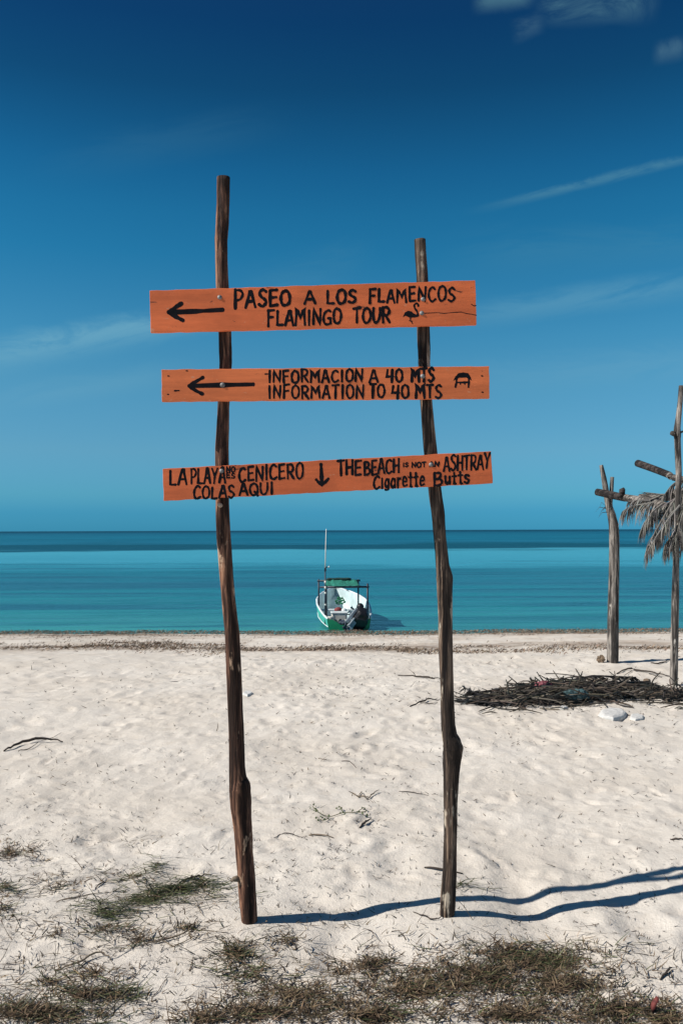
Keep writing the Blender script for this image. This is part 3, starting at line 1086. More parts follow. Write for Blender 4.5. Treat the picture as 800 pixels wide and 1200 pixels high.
# rub strip low on the left quarter
rs = MB()
for sg in (-1, 1):
    rs.tube([bt(s_, sg * (st_at(s_)[0] * 0.93 + 0.012), 0.10 + 0.05 * s_) for s_ in SS[:18]], 0.014, 6)
rs.build('rub_strip', M['white'], hull, True)
# transom: high corners, cut down in the middle for the motor
tr = MB()
out = [(-.66, .34), (-.48, .31), (-.36, .24), (-.24, .15), (.20, .15), (.33, .22), (.47, .31), (.66, .34), (.62, .06), (.50, -.08), (0, -.18), (-.50, -.08), (-.62, .06)]
f0 = [tr.vert(bt(-0.02, x, z)) for x, z in out]
f1 = [tr.vert(bt(0.035, x * 0.985, z - 0.002)) for x, z in out]
tr.face(f0[::-1])
tr.face(f1)
for i in range(len(out)):
    j = (i + 1) % len(out)
    tr.face((f0[i], f0[j], f1[j], f1[i]))
tr.build('transom', plain('deep_green_transom_paint', (0.012, 0.26, 0.12), 0.4, var=0.15, scale=4), boat)
# corner knees, seat box, forward bench, bucket, gear
bx = MB()
bx.box(bt(0.95, -.22, .27), (0.46, 0.42, 0.30), Matrix.Rotation(YAW, 3, 'Z'))
box = bx.build('seat_box', M['dull_white'], boat, bevel=0.02)
lid = MB()
lid.box(bt(0.95, -.22, .44), (0.52, 0.47, 0.045), Matrix.Rotation(YAW, 3, 'Z'))
lid.build('lid', M['white'], box, bevel=0.015)
pn = MB()
pn.box(bt(0.735, -.20, .28), (0.34, 0.02, 0.17), Matrix.Rotation(YAW, 3, 'Z'))
pn.build('panel', M['dull_white'], box, bevel=0.006)
be = MB()
be.box(bt(2.9, 0, .34), (1.36, 0.26, 0.05), Matrix.Rotation(YAW, 3, 'Z'))
be.build('bench', M['white'], boat, bevel=0.01)
can = MB()
can.tube([bt(1.5, -.02, .08), bt(1.5, -.02, .40), bt(1.5, -.02, .47), bt(1.5, -.02, .52)], [.10, .10, .09, .04], 14)
tag(can.build('canister', M['white'], boat, True), 'white plastic canister standing amidships')
rd = MB()
rd.ball(bt(1.55, -.20, .46), (.13, .11, .09), 12, 8, 0.05)
tag(rd.build('bag', M['red_thing'], boat, True), 'dark red bag on the seat')
bk = MB()
bk.tube([bt(.38, -.50, .07), bt(.38, -.50, .36), bt(.38, -.50, .375)], [.10, .13, .135], 16)
tag(bk.build('bucket', M['dull_white'], boat, True), 'white bucket in the stern corner')
gear = MB()
for q in range(16):
    a, c = random.uniform(-.42, .12), random.uniform(.12, .5)
    gear.ball(bt(c, a, random.uniform(.08, .24)), (random.uniform(.05, .11), random.uniform(.05, .1), random.uniform(.03, .07)), 8, 6, 0.12)
for q in range(5):
    a = random.uniform(-.4, .3)
    gear.tube(catmull([bt(.3, a, .18), bt(.8, a + random.uniform(-.2, .2), .2 + .1 * q), bt(1.6, a * .6, .30)], 4), .016, 6)
gear.build('gear_heap', M['dark_gear'], boat, True)
can2 = MB()
can2.tube([bt(.22, -.08, .06), bt(.20, -.09, .24), bt(.2, -.1, .29)], [.075, .075, .03], 12)
tag(can2.build('canister', M['dull_white'], boat, True), 'small white fuel bottle lying at the stern')
rp = MB()
for q in range(3):
    pts = [bt(4.1 + 0.09 * math.sin(i * 0.9 + q), .02 + .13 * math.cos(i * 0.8 + q * 2) + .04 * q, .42 + .03 * i) for i in range(9)]
    rp.tube(catmull(pts, 3), 0.022, 6)
rp.build('rope', M['rope'], boat, True)
# outboard motor, tilted up: black cowl to the right, grey leg leaning to the left
mot = MB()
rt = Euler((R(24), R(14), YAW)).to_matrix()
prev = None
wob = random.Random(5)
for zz, wx_, wy_, sx in ((-.36, .10, .14, -.03), (-.30, .17, .22, -.02), (-.16, .22, .27, 0), (.0, .225, .28, .01), (.08, .215, .27, .01), (.11, .19, .25, .02), (.22, .175, .22, .02), (.28, .12, .16, .02), (.295, .05, .06, .02)):
    ring = []
    for q in range(18):
        th = 2 * math.pi * q / 18
        ex = math.copysign(abs(math.cos(th)) ** 0.45, math.cos(th))
        ey = math.copysign(abs(math.sin(th)) ** 0.45, math.sin(th))
        k_ = 1 + wob.uniform(-.05, .05)
        ring.append(mot.vert(bt(.02, .34, .36) + rt @ Vector((ex * wx_ * k_ + sx, ey * wy_ * k_, zz))))
    if prev:
        for q in range(18):
            mot.face((prev[q], prev[(q + 1) % 18], ring[(q + 1) % 18], ring[q]))
    else:
        mot.face(ring[::-1])
    prev = ring
mot.face(prev)
mt = mot.build('outboard_motor', M['motor_black'], boat)
mr = MB()
mr.ball(bt(.15, .36, .68), (.11, .12, .11), 14, 10, .04)
mr.tube([bt(.2, .30, .52), bt(.5, .22, .56), bt(.8, .14, .60)], [.03, .025, .03], 8)
mr.build('tiller', M['motor_black'], mt, True)
lg = MB()
lrot = Matrix.Rotation(YAW, 3, 'Z') @ Matrix.Rotation(R(40), 3, 'Y') @ Matrix.Rotation(R(-14), 3, 'X')
lg.box(bt(-.04, .07, .43), (.11, .16, .50), lrot, .8)
lg.box(bt(-.12, .14, .24), (.13, .18, .46), lrot, .85)
lg.box(bt(-.16, .05, .26), (.05, .26, .30), lrot, .9)
lg.box(bt(-.20, .02, .05), (.16, .20, .22), Matrix.Rotation(YAW, 3, 'Z') @ Matrix.Rotation(R(18), 3, 'Y'), .7)
lg.build('drive_leg', M['motor_grey'], mt, bevel=.02)
br = MB()
br.tube([bt(.04, -.22, .2), bt(0, .0, .24), bt(.03, .24, .3)], .045, 8)
br.tube([bt(-.05, .02, .36), bt(-.04, -.10, .20), bt(-.05, -.14, .04)], .03, 8)
br.build('mounting_bracket', M['dark_gear'], mt, True)
prp = MB()
for q in range(3):
    a = q * 2.1 + .4
    c = bt(-.28, -.12, .07)
    e = c + HS * (math.cos(a) * .12) + Vector((0, 0, math.sin(a) * .12)) - HF * 0.02
    prp.tube([c, c.lerp(e, .6), e], [.02, .05, .02], 8, flat=0.25)
prp.build('propeller', M['dark_gear'], mt, True)
# canopy frame: pole feet inside the hull, canvas slung between the cross bars
NEARS, FARS = 0.45, 2.35
far_z = CAM_H - SEA - (680 - 621) * (BY0 + FARS) / 1000
near_z = CAM_H - SEA - (687.5 - 621) * (BY0 + NEARS) / 1000


def bpx(px, s_):
    """sideways boat coordinate of a photo column at s_ metres forward"""
    Yp = BY0 + s_ * math.cos(YAW)
    wx_ = (px - 400) * Yp / 1000
    return (wx_ - boat_o.x - HF.x * s_) / HS.x


for px, s_, top, foot in ((373.2, FARS, far_z + .05, .56), (419.3, FARS, far_z + .04, .45), (381.8, NEARS, near_z + .05, .30), (430.2, NEARS, near_z + .10, .32)):
    p_ = MB()
    x = bpx(px, s_)
    p_.tube([bt(s_, x, foot - .2), bt(s_, x, top)], 0.026 if s_ > 1 else 0.03, 8)
    p_.build('canopy_pole', M['pole'], boat, True)
for x0, x1, s_, z in ((371.5, 421.6, FARS, far_z), (374.5, 432, NEARS, near_z)):
    p_ = MB()
    p_.tube([bt(s_, bpx(x0, s_), z), bt(s_, bpx(x1, s_), z)], 0.03, 8)
    p_.build('cross_bar', M['pole'], boat, True)
cv = MB()
nu, nv = 24, 10
ids = []
for j in range(nv + 1):
    v = j / nv
    s_ = NEARS + (FARS - NEARS) * v
    z = near_z + (far_z - near_z) * v
    xa, xb = bpx(381, NEARS) * (1 - v) + bpx(382, FARS) * v, bpx(423, NEARS) * (1 - v) + bpx(418, FARS) * v
    row = []
    for i in range(nu + 1):
        u = i / nu
        sag = -0.06 * math.sin(math.pi * v) + 0.05 * float(vnoise(np.array(u * 9 + v), np.array(v * 2.2 + 3), 61)) + 0.025 * float(vnoise(np.array(u * 21 + v * 2), np.array(v * 3.0), 62))
        row.append(cv.vert(bt(s_, xa + (xb - xa) * u, z + 0.03 + sag)))
    ids.append(row)
for j in range(nv):
    for i in range(nu):
        cv.face((ids[j][i], ids[j][i + 1], ids[j + 1][i + 1], ids[j + 1][i]))
cvo = cv.build('canopy_canvas', M['canvas'], boat, True)
so = cvo.modifiers.new('thickness', 'SOLIDIFY')
so.thickness = 0.008
rl = MB()
rl.tube([bt(FARS - .05, bpx(382 + i * 3.6, FARS), far_z + .045 + .008 * math.sin(i * 2)) for i in range(9)], [.03] + [.05] * 6 + [.045, .03], 10, 0.1)
rl.build('rolled_canvas', M['canvas_roll'], boat, True)
# tall whip mast with a striped foot and a small lamp
ms = MB()
mx = bpx(380.9, .36)
zt = CAM_H - SEA - (619.5 - 621) * (BY0 + .36) / 1000
zl = CAM_H - SEA - (667 - 621) * (BY0 + .36) / 1000
ms.tube([bt(.36, mx, .15), bt(.36, mx - .005, zl)], [.028, .02], 8)
mast = ms.build('mast', M['pole'], boat, True)
wm = MB()
wm.tube([bt(.36, mx - .005, zl), bt(.36, mx + .012, zl + .6), bt(.36, mx + .03, zt)], [.018, .014, .009], 8)
wm.build('whip_antenna', M['dull_white'], mast, True)
for z0, z1 in ((near_z + .12, near_z + .2), (near_z - .05, near_z + .03), (near_z - .2, near_z - .14), (near_z - .55, near_z - .5)):
    wm = MB()
    wm.tube([bt(.36, mx, z0), bt(.36, mx, z1)], .0305, 8)
    wm.build('white_band', M['dull_white'], mast, True)
lp = MB()
lp.box(bt(.36, mx, zl + .0), (.06, .06, .10))
lp.tube([bt(.36, mx, zl + .05), bt(.36, mx + .07, zl + .085)], .014, 6)
lp.build('lamp_bracket', M['pole'], mast)
lw = MB()
lw.ball(bt(.36, mx + .11, zl + .085), .028, 10, 8)
lw.build('lamp', M['white'], mast, True)


# ------------------------------------------------------------------ palm shelter at the right
YA, YB = 10.2, 8.8
PA_prof = [(595, 709, 717.5), (604, 711, 721), (615, 712.5, 724), (628, 713, 725), (640, 713.4, 725), (680, 712.7, 724.6), (730, 711.5, 724.2), (778, 710.6, 724)]
PA_fork = [(545, 701.7, 706), (560, 704, 710), (575, 706, 713), (590, 708.2, 716), (600, 710, 718.5)]
PA_fork2 = [(559, 714.5, 719), (577, 713.3, 718), (590, 711.5, 717), (600, 711, 718)]
PB_prof = [(452, 794.7, 800.6), (470, 793.6, 799.6), (490, 791, 797.5), (502, 789.2, 796.6), (508, 788.6, 796.8), (514, 789.5, 796.7), (530, 790, 797), (555, 791, 798), (580, 790.5, 797.5), (640, 788.5, 795.4),
           (700, 786.4, 795), (750, 785.5, 794), (803, 784.6, 793.3)]
shl = empty('palm_shelter', (hit(800, 803).x, YB, 0), 'unfinished shelter of bleached grey poles with drooping dry palm thatch at the right edge', 'shelter')
mb, _, _ = traced_post(PA_prof, YA, 4, 12, 0.06, 0.3, 2.2)
for fk, sd_ in ((PA_fork, 1.0), (PA_fork2, 5.0)):
    t_, cp, cr = traced_post(fk, YA, 4, 10, 0.06, 0.02, sd_)
    mb.tube(cp[:-1], cr[:-1], 10, 0.06, seed=sd_)
tag(mb.build('post', M['grey_wood'], shl, True), 'forked grey post standing clear of the thatch')
mb, _, _ = traced_post(PB_prof, YB, 4, 12, 0.07, 0.3, 3.3)
c0 = at(789.5, 508.5, YB)
mb.tube([c0, c0 + Vector((-.035, -.02, .005))], [.03, .024], 8, 0.1)
c0 = at(796, 507, YB)
mb.tube([c0, c0 + Vector((.08, 0, .03))], [.012, .006], 6)
tag(mb.build('post', M['grey_wood'], shl, True), 'tall grey post rising through the thatch')
for (x, y, h_) in ((6.3, 9.0, 2.7), (6.6, 10.9, 2.5)):
    mb = MB()
    mb.tube([(x, y, -.3), (x + .03, y, h_ * .4), (x - .02, y, h_ * .75), (x + .02, y, h_)], [.07, .065, .06, .055], 12, 0.06)
    mb.build('post', M['grey_wood'], shl, True)


def log(pts, rads, mats, rough=0.0):
    mb = MB()
    P = catmull(pts, 5)
    n = len(P)
    rr = [np.interp(i / (n - 1), np.linspace(0, 1, len(rads)), rads) for i in range(n)]
    mb.tube(P, rr, 12, rough, seed=random.uniform(0, 6))
    return mb


# beam 2 lies in the fork of the far post and runs to the near post; beam 1 crosses behind it
p0, p1, p2, p3 = at(699, 576.5, 10.1), at(732, 583.5, 9.75), at(764, 588, 9.35), at(800, 594, 8.95)
d = (p3 - p2)
lb = log([p0, p0.lerp(p1, .5), p1], [.042, .046, .044], None)
c0 = at(728, 577.5, 9.75)
lb.tube([c0 + Vector((0, 0, -.05)), c0 + Vector((.005, 0, .03)), c0 + Vector((.03, 0, .045))], [.035, .035, .02], 8, .1)
beam_dark = lb.build('beam', M['dark_wood'], shl, True)
tag(beam_dark, 'lower beam, charred dark where it rests in the forked post')
log([p1.lerp(p0, .04), p2, p3, Vector((4.9, 8.95, 1.85)), Vector((6.6, 9.0, 1.95))], [.042, .042, .04, .045, .05], None).build('pale_length', M['grey_beam'], beam_dark, True)
p0, p1, p2 = at(746.5, 542.8, 9.9), at(766, 549.8, 9.6), at(783.5, 556.6, 9.35)
lb = log([p0, p1, p2], [.042, .040, .038], None)
db = lb.build('beam', M['dark_wood'], shl, True)
tag(db, 'upper beam, charred dark at its free end')
lb = log([p2 + (p2 - p1) * -0.02, p2 + (p2 - p1) * 0.6, Vector((4.3, 9.1, 2.02)), Vector((6.4, 9.05, 2.1))], [.037, .036, .04, .04], None)
lb.build('pale_length', M['grey_beam'], db, True)
lb = log([p2 + (p2 - p1) * 0.9 + Vector((.0, .3, -.10)), at(800, 579, 9.2), Vector((4.6, 9.1, 1.94))], [.03, .03, .035], None)
lb.build('beam', M['grey_beam'], shl, True)
for (a, c) in (((3.6, 10.3, 1.98), (6.7, 10.9, 2.1)), ((6.35, 8.6, 2.15), (6.65, 11.1, 2.1))):
    log([a, ((a[0] + c[0]) / 2, (a[1] + c[1]) / 2, (a[2] + c[2]) / 2 - .03), c], [.045, .045, .04], None).build('beam', M['grey_beam'], shl, True)


def tone(base, v=0.3):
    k_ = 1 + random.uniform(-v, v)
    return tuple(max(0.004, c * k_ * (1 + random.uniform(-.06, .06))) for c in base)


def frond(pts, leaf, n, parent, name='palm_frond', base=(.165, .155, .142), wd=.011, sag=1.0, spread=.4, rad=.011, stiff=0.0):
    """a drooping dry palm leaf: midrib and hanging leaflets"""
    P = catmull(pts, 6)
    mb = MB()
    mb.col = tone(base, .15)
    mb.tube(P, [rad * (1 - .7 * i / (len(P) - 1)) for i in range(len(P))], 6)
    for q in range(int(n * 1.9)):
        f = random.uniform(0.02, 1) * (len(P) - 1)
        i = min(int(f), len(P) - 2)
        o = P[i].lerp(P[i + 1], f - i)
        t = (P[i + 1] - P[i]).normalized()
        sd = t.cross(Vector((0, 0, 1)))
        sd = sd.normalized() if sd.length > .01 else Vector((1, 0, 0))
        sg = random.choice((-1, 1))
        L = leaf * random.uniform(.55, 1.15) * (1 - .45 * (f / len(P)))
        d0 = (t * random.uniform(.3, 1.0) + sd * sg * random.uniform(.1, spread) + Vector((random.uniform(-.15, .15), random.uniform(-.15, .15), random.uniform(-.5, .1)))).normalized()
        ps = [o]
        cur = o.copy()
        for k_ in range(5):
            d0 = (d0 + Vector((0, 0, -0.55 * sag)) + Vector((random.uniform(-.08, .08), random.uniform(-.08, .08), 0))).normalized()
            cur = cur + d0 * (L / 5)
            ps.append(cur.copy())
        mb.col = tone(base, .75)
        side = Vector((random.uniform(-1, 1), random.uniform(-1, 1), random.uniform(-.3, .3))).normalized()
        side = (side - d0 * side.dot(d0)).normalized()
        mb.strip(ps, wd * random.uniform(.6, 1.3), side)
    return mb.build(name, M['strand'], parent)


FR = [
    ([(806, 566, 9.0), (788, 588, 8.9), (770, 618, 8.85), (759, 640, 8.8)], .34, 95),
    ([(778, 586, 9.2), (758, 590, 9.3), (740, 593, 9.45), (729, 599, 9.5)], .30, 80),
    ([(806, 596, 8.8), (794, 614, 8.75), (786, 636, 8.7)], .36, 80),
    ([(804, 578, 9.0), (778, 592, 9.0), (756, 610, 9.05)], .34, 85),
    ([(800, 590, 8.9), (784, 604, 8.85), (772, 628, 8.85)], .34, 80),
    ([(814, 572, 8.9), (806, 606, 8.8), (799, 640, 8.75)], .38, 80),
    ([(812, 560, 9.1), (790, 566, 9.1), (776, 582, 9.1)], .30, 60),
    ([(770, 588, 9.3), (750, 586, 9.4), (736, 588, 9.5)], .22, 50),
    ([(800, 610, 8.95), (786, 628, 8.95), (778, 640, 8.95)], .34, 60),
    ([(796, 592, 8.7), (780, 612, 8.7), (764, 636, 8.72), (757, 650, 8.72)], .26, 80),
    ([(776, 590, 8.95), (762, 602, 8.95), (750, 622, 9.0)], .30, 80),
    ([(806, 586, 8.7), (798, 606, 8.68), (792, 628, 8.66)], .40, 90),
]
for pts, lf, n in FR:
    frond([at(*q) for q in pts], lf, n, shl, spread=.65)
frond([at(790, 582, 9.1), at(770, 579, 9.2), at(754, 577, 9.3)], .16, 22, shl, sag=.1, spread=.3, wd=.012)
for q in range(12):   # thatch carried on past the picture's edge
    x = 4.0 + q * .21 + random.uniform(-.06, .06)
    y = 9.0 + random.uniform(-.1, 1.6)
    frond([Vector((x + .5, y + .1, 2.18)), Vector((x + .2, y, 2.12)), Vector((x - .1, y - .15, 1.95)), Vector((x - .25, y - .25, 1.7))], .38, 60, shl)
for q in range(5):    # wisps caught on the far post
    mb = MB() if q == 0 else mb
    mb.col = tone((.2, .18, .16))
    a = at(708 + q, 592 + q * 2, 10.1)
    r1, r2 = random.uniform(.03, .09), random.uniform(-.05, .05)
    mb.strip([a, a + Vector((-r1, -.02, r2)), a + Vector((-r1 * 1.7, -.03, r2 - .07))], .009, Vector((random.uniform(-.4, .4), 0, 1)))
mb.build('wisp', M['strand'], shl)


# ------------------------------------------------------------------ brush heap and the rubbish caught in it
heap_o = onsand(668, 826)
heap = empty('brush_heap', heap_o.to_tuple(), 'long low heap of dark dry palm leaves and sticks on the sand near the shelter', 'brush heap')


def heap_top(px):
    """height of the heap above the sand by photo column"""
    return float(np.interp(px, [540, 580, 620, 660, 690, 730, 770, 830], [.02, .05, .10, .14, .12, .08, .06, .04]))


def heap_row(px):
    return float(np.interp(px, [540, 570, 620, 670, 720, 760, 800, 830], [824, 826, 822, 821, 817, 814, 819, 821]))


mb = MB()
for q in range(1050):
    px = random.triangular(560, 815, 655) if random.random() < .85 else random.uniform(545, 835)
    py = heap_row(px) + random.gauss(0, float(np.interp(px, [550, 600, 660, 720, 830], [1.6, 3.2, 4.2, 3.0, 1.6])))
    c = onsand(px, py)
    L = random.uniform(.12, .5)
    a = random.gauss(0, .62)
    z0 = random.uniform(0, 1) ** 1.3 * heap_top(px)
    dv = Vector((math.cos(a), math.sin(a), random.gauss(0, .22))) * L
    bow = Vector((random.uniform(-.04, .04), random.uniform(-.06, .06), random.uniform(-.02, .05)))
    c.z += z0
    ps = [c - dv / 2, c + bow, c + dv / 2]
    for p_ in ps:
        p_.z = max(p_.z, gz(p_.x, p_.y) + .006)
    base = random.choice(((.026, .023, .022), (.045, .038, .032), (.10, .08, .06), (.018, .021, .020), (.16, .135, .11)))
    mb.col = tone(base, .4)
    if random.random() < .55:
        mb.tube(catmull(ps, 3), random.uniform(.0025, .006), 4)
    else:
        mb.strip(catmull(ps, 3), random.uniform(.006, .018), Vector((0, random.uniform(.2, 1), random.uniform(.2, 1))).normalized())
mb.build('twigs', M['strand'], heap)['kind'] = 'stuff'
mb = MB()
for q in range(70):   # stray ends poking out of the heap
    px = random.uniform(555, 815)
    c = onsand(px, heap_row(px) + random.uniform(-3, 3))
    c.z += heap_top(px) * random.uniform(.2, .9)
    a = random.uniform(-.5, 3.6)
    dv = Vector((math.cos(a), random.uniform(-.4, .4), abs(math.sin(a)) * .7)) * random.uniform(.1, .34)
    mb.col = tone(random.choice(((.05, .042, .034), (.11, .09, .07), (.028, .03, .028))), .4)
    mb.tube(catmull([c, c + dv * .5 + Vector((random.uniform(-.03, .03), 0, random.uniform(-.02, .03))), c + dv], 3), [.008, .008, .007, .007, .006, .005, .004], 5)
for q in range(90):   # strays lying round the heap
    px = random.uniform(545, 830)
    c = onsand(px, heap_row(px) + random.choice((-1, 1)) * random.uniform(5, 13), .008)
    a = random.gauss(0, .7)
    dv = Vector((math.cos(a), math.sin(a), 0)) * random.uniform(.08, .3)
    e = c + dv
    e.z = gz(e.x, e.y) + .01
    md = (c + e) / 2 + Vector((random.uniform(-.02, .02), random.uniform(-.04, .04), 0))
    md.z = gz(md.x, md.y) + random.uniform(.008, .03)
    mb.col = tone(random.choice(((.05, .042, .034), (.09, .07, .055), (.028, .03, .028))), .4)
    mb.tube(catmull([c, md, e], 3), [.003, .005, .006, .006, .006, .005, .003], 5)
mb.build('loose_ends', M['strand'], heap)['kind'] = 'stuff'
DK = (.030, .030, .030)
for pts in ([(640, 824, .06), (600, 826, .05), (565, 824, .05), (541, 814, .07)], [(630, 822, .05), (590, 829, .03), (555, 828, .03), (537, 825, .02)],
            [(640, 812, .08), (605, 813, .06), (575, 815, .04), (552, 817, .02)], [(720, 812, .1), (760, 810, .08), (800, 818, .05), (840, 822, .03)],
            [(650, 818, .12), (690, 810, .13), (720, 806, .11), (745, 803, .09)]):
    frond([onsand(px, py, dz) for px, py, dz in pts], .30, 60, heap, base=DK, sag=.12, spread=.35, wd=.018)
mb = MB()
for pts in ([(627, 806, .05), (624, 800, .18), (620.5, 794, .30)], [(634, 806, .06), (628, 799, .22), (622, 797, .24)], [(690, 815, .06), (700, 803, .16), (712, 795, .22)], [(700, 814, .05), (716, 800, .15), (725, 793, .2)],
            [(722, 810, .08), (735, 803, .1), (745, 801, .09)], [(655, 812, .1), (650, 806, .22), (646, 803, .28)]):
    base = onsand(pts[0][0], pts[0][1])
    Yd = base.y
    P = [at(px, py - 0, Yd - .02) for px, py, _ in pts]
    P[0].z = base.z - .01
    mb = MB()
    mb.col = tone((.06, .05, .04))
    mb.tube(catmull(P, 4), [.016, .015, .014, .013, .012, .012, .011, .010, .008][:len(catmull(P, 4))], 6, .1)
    mb.build('stick', M['strand'], heap)


def crumpled(name, c, size, mat, label, cat, seed):
    r = random.Random(seed)
    mb = MB()
    nu, nv = 18, 12
    rows = []
    for j in range(nv + 1):
        ph = math.pi * j / nv
        row = []
        for k_ in range(nu):
            th = 2 * math.pi * k_ / nu
            q = 1 + r.uniform(-.22, .22) + .18 * math.sin(3 * th + seed) * math.sin(ph)
            row.append(mb.vert(Vector(c) + Vector((size[0] * math.sin(ph) * math.cos(th) * q, size[1] * math.sin(ph) * math.sin(th) * q, size[2] * math.cos(ph) * q))))
        rows.append(row)
    for a, c_ in zip(rows, rows[1:]):
        for k_ in range(nu):
            mb.face((a[k_], c_[k_], c_[(k_ + 1) % nu], a[(k_ + 1) % nu]))
    o = mb.build(name, mat)
    return tag(o, label, cat)


c = onsand(633, 819)
crumpled('plastic_scrap', c + Vector((0, -.10, .125)), (.075, .05, .05), M['red_cloth'], 'crumpled faded red plastic caught on the dark brush heap', 'rubbish', 1)
c = onsand(669, 824)
crumpled('plastic_scrap', c + Vector((0, -.12, .085)), (.11, .05, .05), M['teal_cloth'], 'crumpled teal cloth or net caught in the dark brush heap', 'rubbish', 2)


def slab(name, corners, h, mat, label, cat, dz=0.0):
    """lump with an outline on the sand (photo pixels) and a height"""
    mb = MB()
    G = [onsand(px, py) for px, py in corners]
    cen = sum(G, Vector()) / len(G)
    rows = []
    for f, zz in ((1.0, -.02), (1.03, h * .35), (.97, h * .75), (.80, h), (.4, h * 1.03)):
        rows.append([mb.vert(cen + (g_ - cen) * f * random.uniform(.95, 1.05) + Vector((0, 0, zz * random.uniform(.93, 1.05) + dz))) for g_ in G])
    n = len(G)
    for a, c_ in zip(rows, rows[1:]):
        for k_ in range(n):
            mb.face((a[k_], a[(k_ + 1) % n], c_[(k_ + 1) % n], c_[k_]))
    mb.face(rows[-1])
    o = mb.build(name, mat, bevel=0.006)
    return tag(o, label, cat)


slab('foam_block', [(701, 841), (706, 845), (718, 847), (731, 843), (734, 839), (729, 836), (714, 835), (704, 837)], .036, M['foam'], 'larger white foam block lying in front of the brush heap', 'foam block')
slab('foam_block', [(737, 844), (744, 846), (753, 844), (754, 841), (747, 839), (739, 840)], .020, M['foam'], 'smaller white foam piece beside the larger foam block', 'foam block')
slab('foam_crumb', [(655, 832.5), (660, 833.5), (665, 832), (663, 830.5), (657, 830.6)], .02, M['foam'], 'tiny white foam crumb at the front edge of the brush heap', 'foam crumb')
slab('plastic_scrap', [(284, 816), (290, 818), (296, 815), (293, 812), (287, 812)], .02, M['foam'], 'flat white scrap on the sand just behind the left sign post', 'rubbish')
slab('coconut_husk', [(752, 805.5), (756, 807), (761, 806), (762, 803), (757, 802), (753, 803)], .07, M['husk'], 'brown coconut husk lying behind the brush heap near the shelter', 'husk')
c = onsand(704, 778)
crumpled('husk_clump', c + Vector((0, 0, .04)), (.045, .04, .045), M['husk'], 'ragged brown husk at the foot of the forked shelter post', 'husk', 5)
# a curled dead leaf, rust red, in the grass at the lower right
mb = MB()
c = onsand(768, 1183)
rows = []
for i in range(6):
    t = i / 5
    w_ = .011 * math.sin(math.pi * (.12 + .8 * t))
    p_ = c + Vector((-.012 + .02 * t, -.004, .012 + .045 * t))
    rows.append([mb.vert(p_ + Vector((-w_, .010, .006))), mb.vert(p_ + Vector((0, -.004, 0))), mb.vert(p_ + Vector((w_, .012, .004)))])
for a, c_ in zip(rows, rows[1:]):
    for k_ in range(2):
        mb.face((a[k_], a[k_ + 1], c_[k_ + 1], c_[k_]))
o = mb.build('dead_leaf', plain('rust_red_leaf', (.13, .03, .026), .8, var=.45, scale=90), None, True)
so = o.modifiers.new('thickness', 'SOLIDIFY')
so.thickness = 0.0012
tag(o, 'curled rust red dead leaf in the dry grass at the lower right', 'leaf')


# ------------------------------------------------------------------ single sticks on the sand
def stick(paths, label, cat='stick', name='stick', mat='twig', group=None):
    mb = MB()
    for pts, r in paths:
        P = [onsand(px, py, dz * .25 + r * .4) for px, py, dz in pts]
        C = catmull(P, 4)
        n = len(C)
        C = [q_ + Vector((random.uniform(-.8, .8), random.uniform(-1.2, 1.2), random.uniform(0, .8))) * r if 0 < i_ < n - 1 else q_ for i_, q_ in enumerate(C)]
        mb.tube(C, [r * .8 * (1 - .5 * abs(2 * i / max(1, n - 1) - .8)) for i in range(n)], 6, .15)
    return tag(mb.build(name, M[mat], None, True), label, cat, group)


G_ST = 'sticks lying on the sand'
stick([([(5, 879, 0), (22, 873, .03), (45, 869, .05), (60, 867.5, .04), (74, 868, .01)], .013), ([(22, 878, 0), (34, 876, .02), (46, 870, .04)], .005), ([(48, 869, .04), (60, 864, .05), (72, 858, .05)], .003)],
      'dark forked branch lying alone on the sand at the left edge', 'branch', 'branch')
stick([([(409, 927, .01), (418, 933, .01), (432, 934, .01)], .006), ([(420, 934, 0), (423, 929, .03), (424, 932, .06)], .004), ([(424, 934, .06), (427, 935, .04), (430, 936, 0)], .004), ([(430, 936, 0), (437, 931, .03), (444, 927, .05)], .005)],
      'small bent clump of dry twigs on the sand between the posts', 'twig clump', 'twig_clump', 'pale_twig')
stick([([(421, 972, 0), (428, 967, .015), (435, 962, .01)], .008)], 'short thick dark stick below the bent twig clump', group=G_ST)
stick([([(321, 980, 0), (333, 975, .01), (342, 976, .01), (351, 981, 0)], .0035)], 'thin arched stick nearest the left post on its right side', group=G_ST)
stick([([(362, 978, 0), (376, 979, .012), (391, 981, 0)], .006), ([(364, 976, .01), (366, 980, 0)], .004)], 'straight grey stick right of the thin arched stick', group=G_ST, mat='pale_twig')
stick([([(467, 924, 0), (485, 927, .01), (502, 931, 0)], .0035), ([(493, 928, 0), (493, 926, .03)], .003)], 'thin long twig close to the left side of the right post', group=G_ST)
stick([([(400, 891, 0), (409, 894, .01), (417, 900, 0)], .0045)], 'small curved twig above the bent twig clump', group=G_ST)
stick([([(373, 888, 0), (383, 890, .005)], .006)], 'short straight stick upper middle of the sand between the posts', group=G_ST, mat='pale_twig')
stick([([(497, 1018, 0), (518, 1021, .012), (542, 1022, 0)], .007)], 'dark flat stick passing behind the foot of the right post', group=G_ST)
stick([([(484, 1072, 0), (500, 1080, .01), (512, 1083, .012), (521, 1077, .02)], .004)], 'thin twig on the sand just in front of the right post foot', group=G_ST)
stick([([(210, 1034, 0), (222, 1030, .0), (234, 1028, .01), (247, 1026, .0)], .007), ([(222, 1030, .0), (236, 1031, .0), (246, 1030, .006)], .005), ([(218, 1032, 0), (206, 1036, 0)], .003)], 'broad dark dead leaf left of the left post foot', 'leaf', 'dead_leaf')
stick([([(773, 1149, 0), (780, 1142, .02), (787, 1137, .02)], .006), ([(781, 1143, .02), (784, 1147, 0)], .004)], 'dark forked stick at the right edge above the dry grass', group=G_ST)
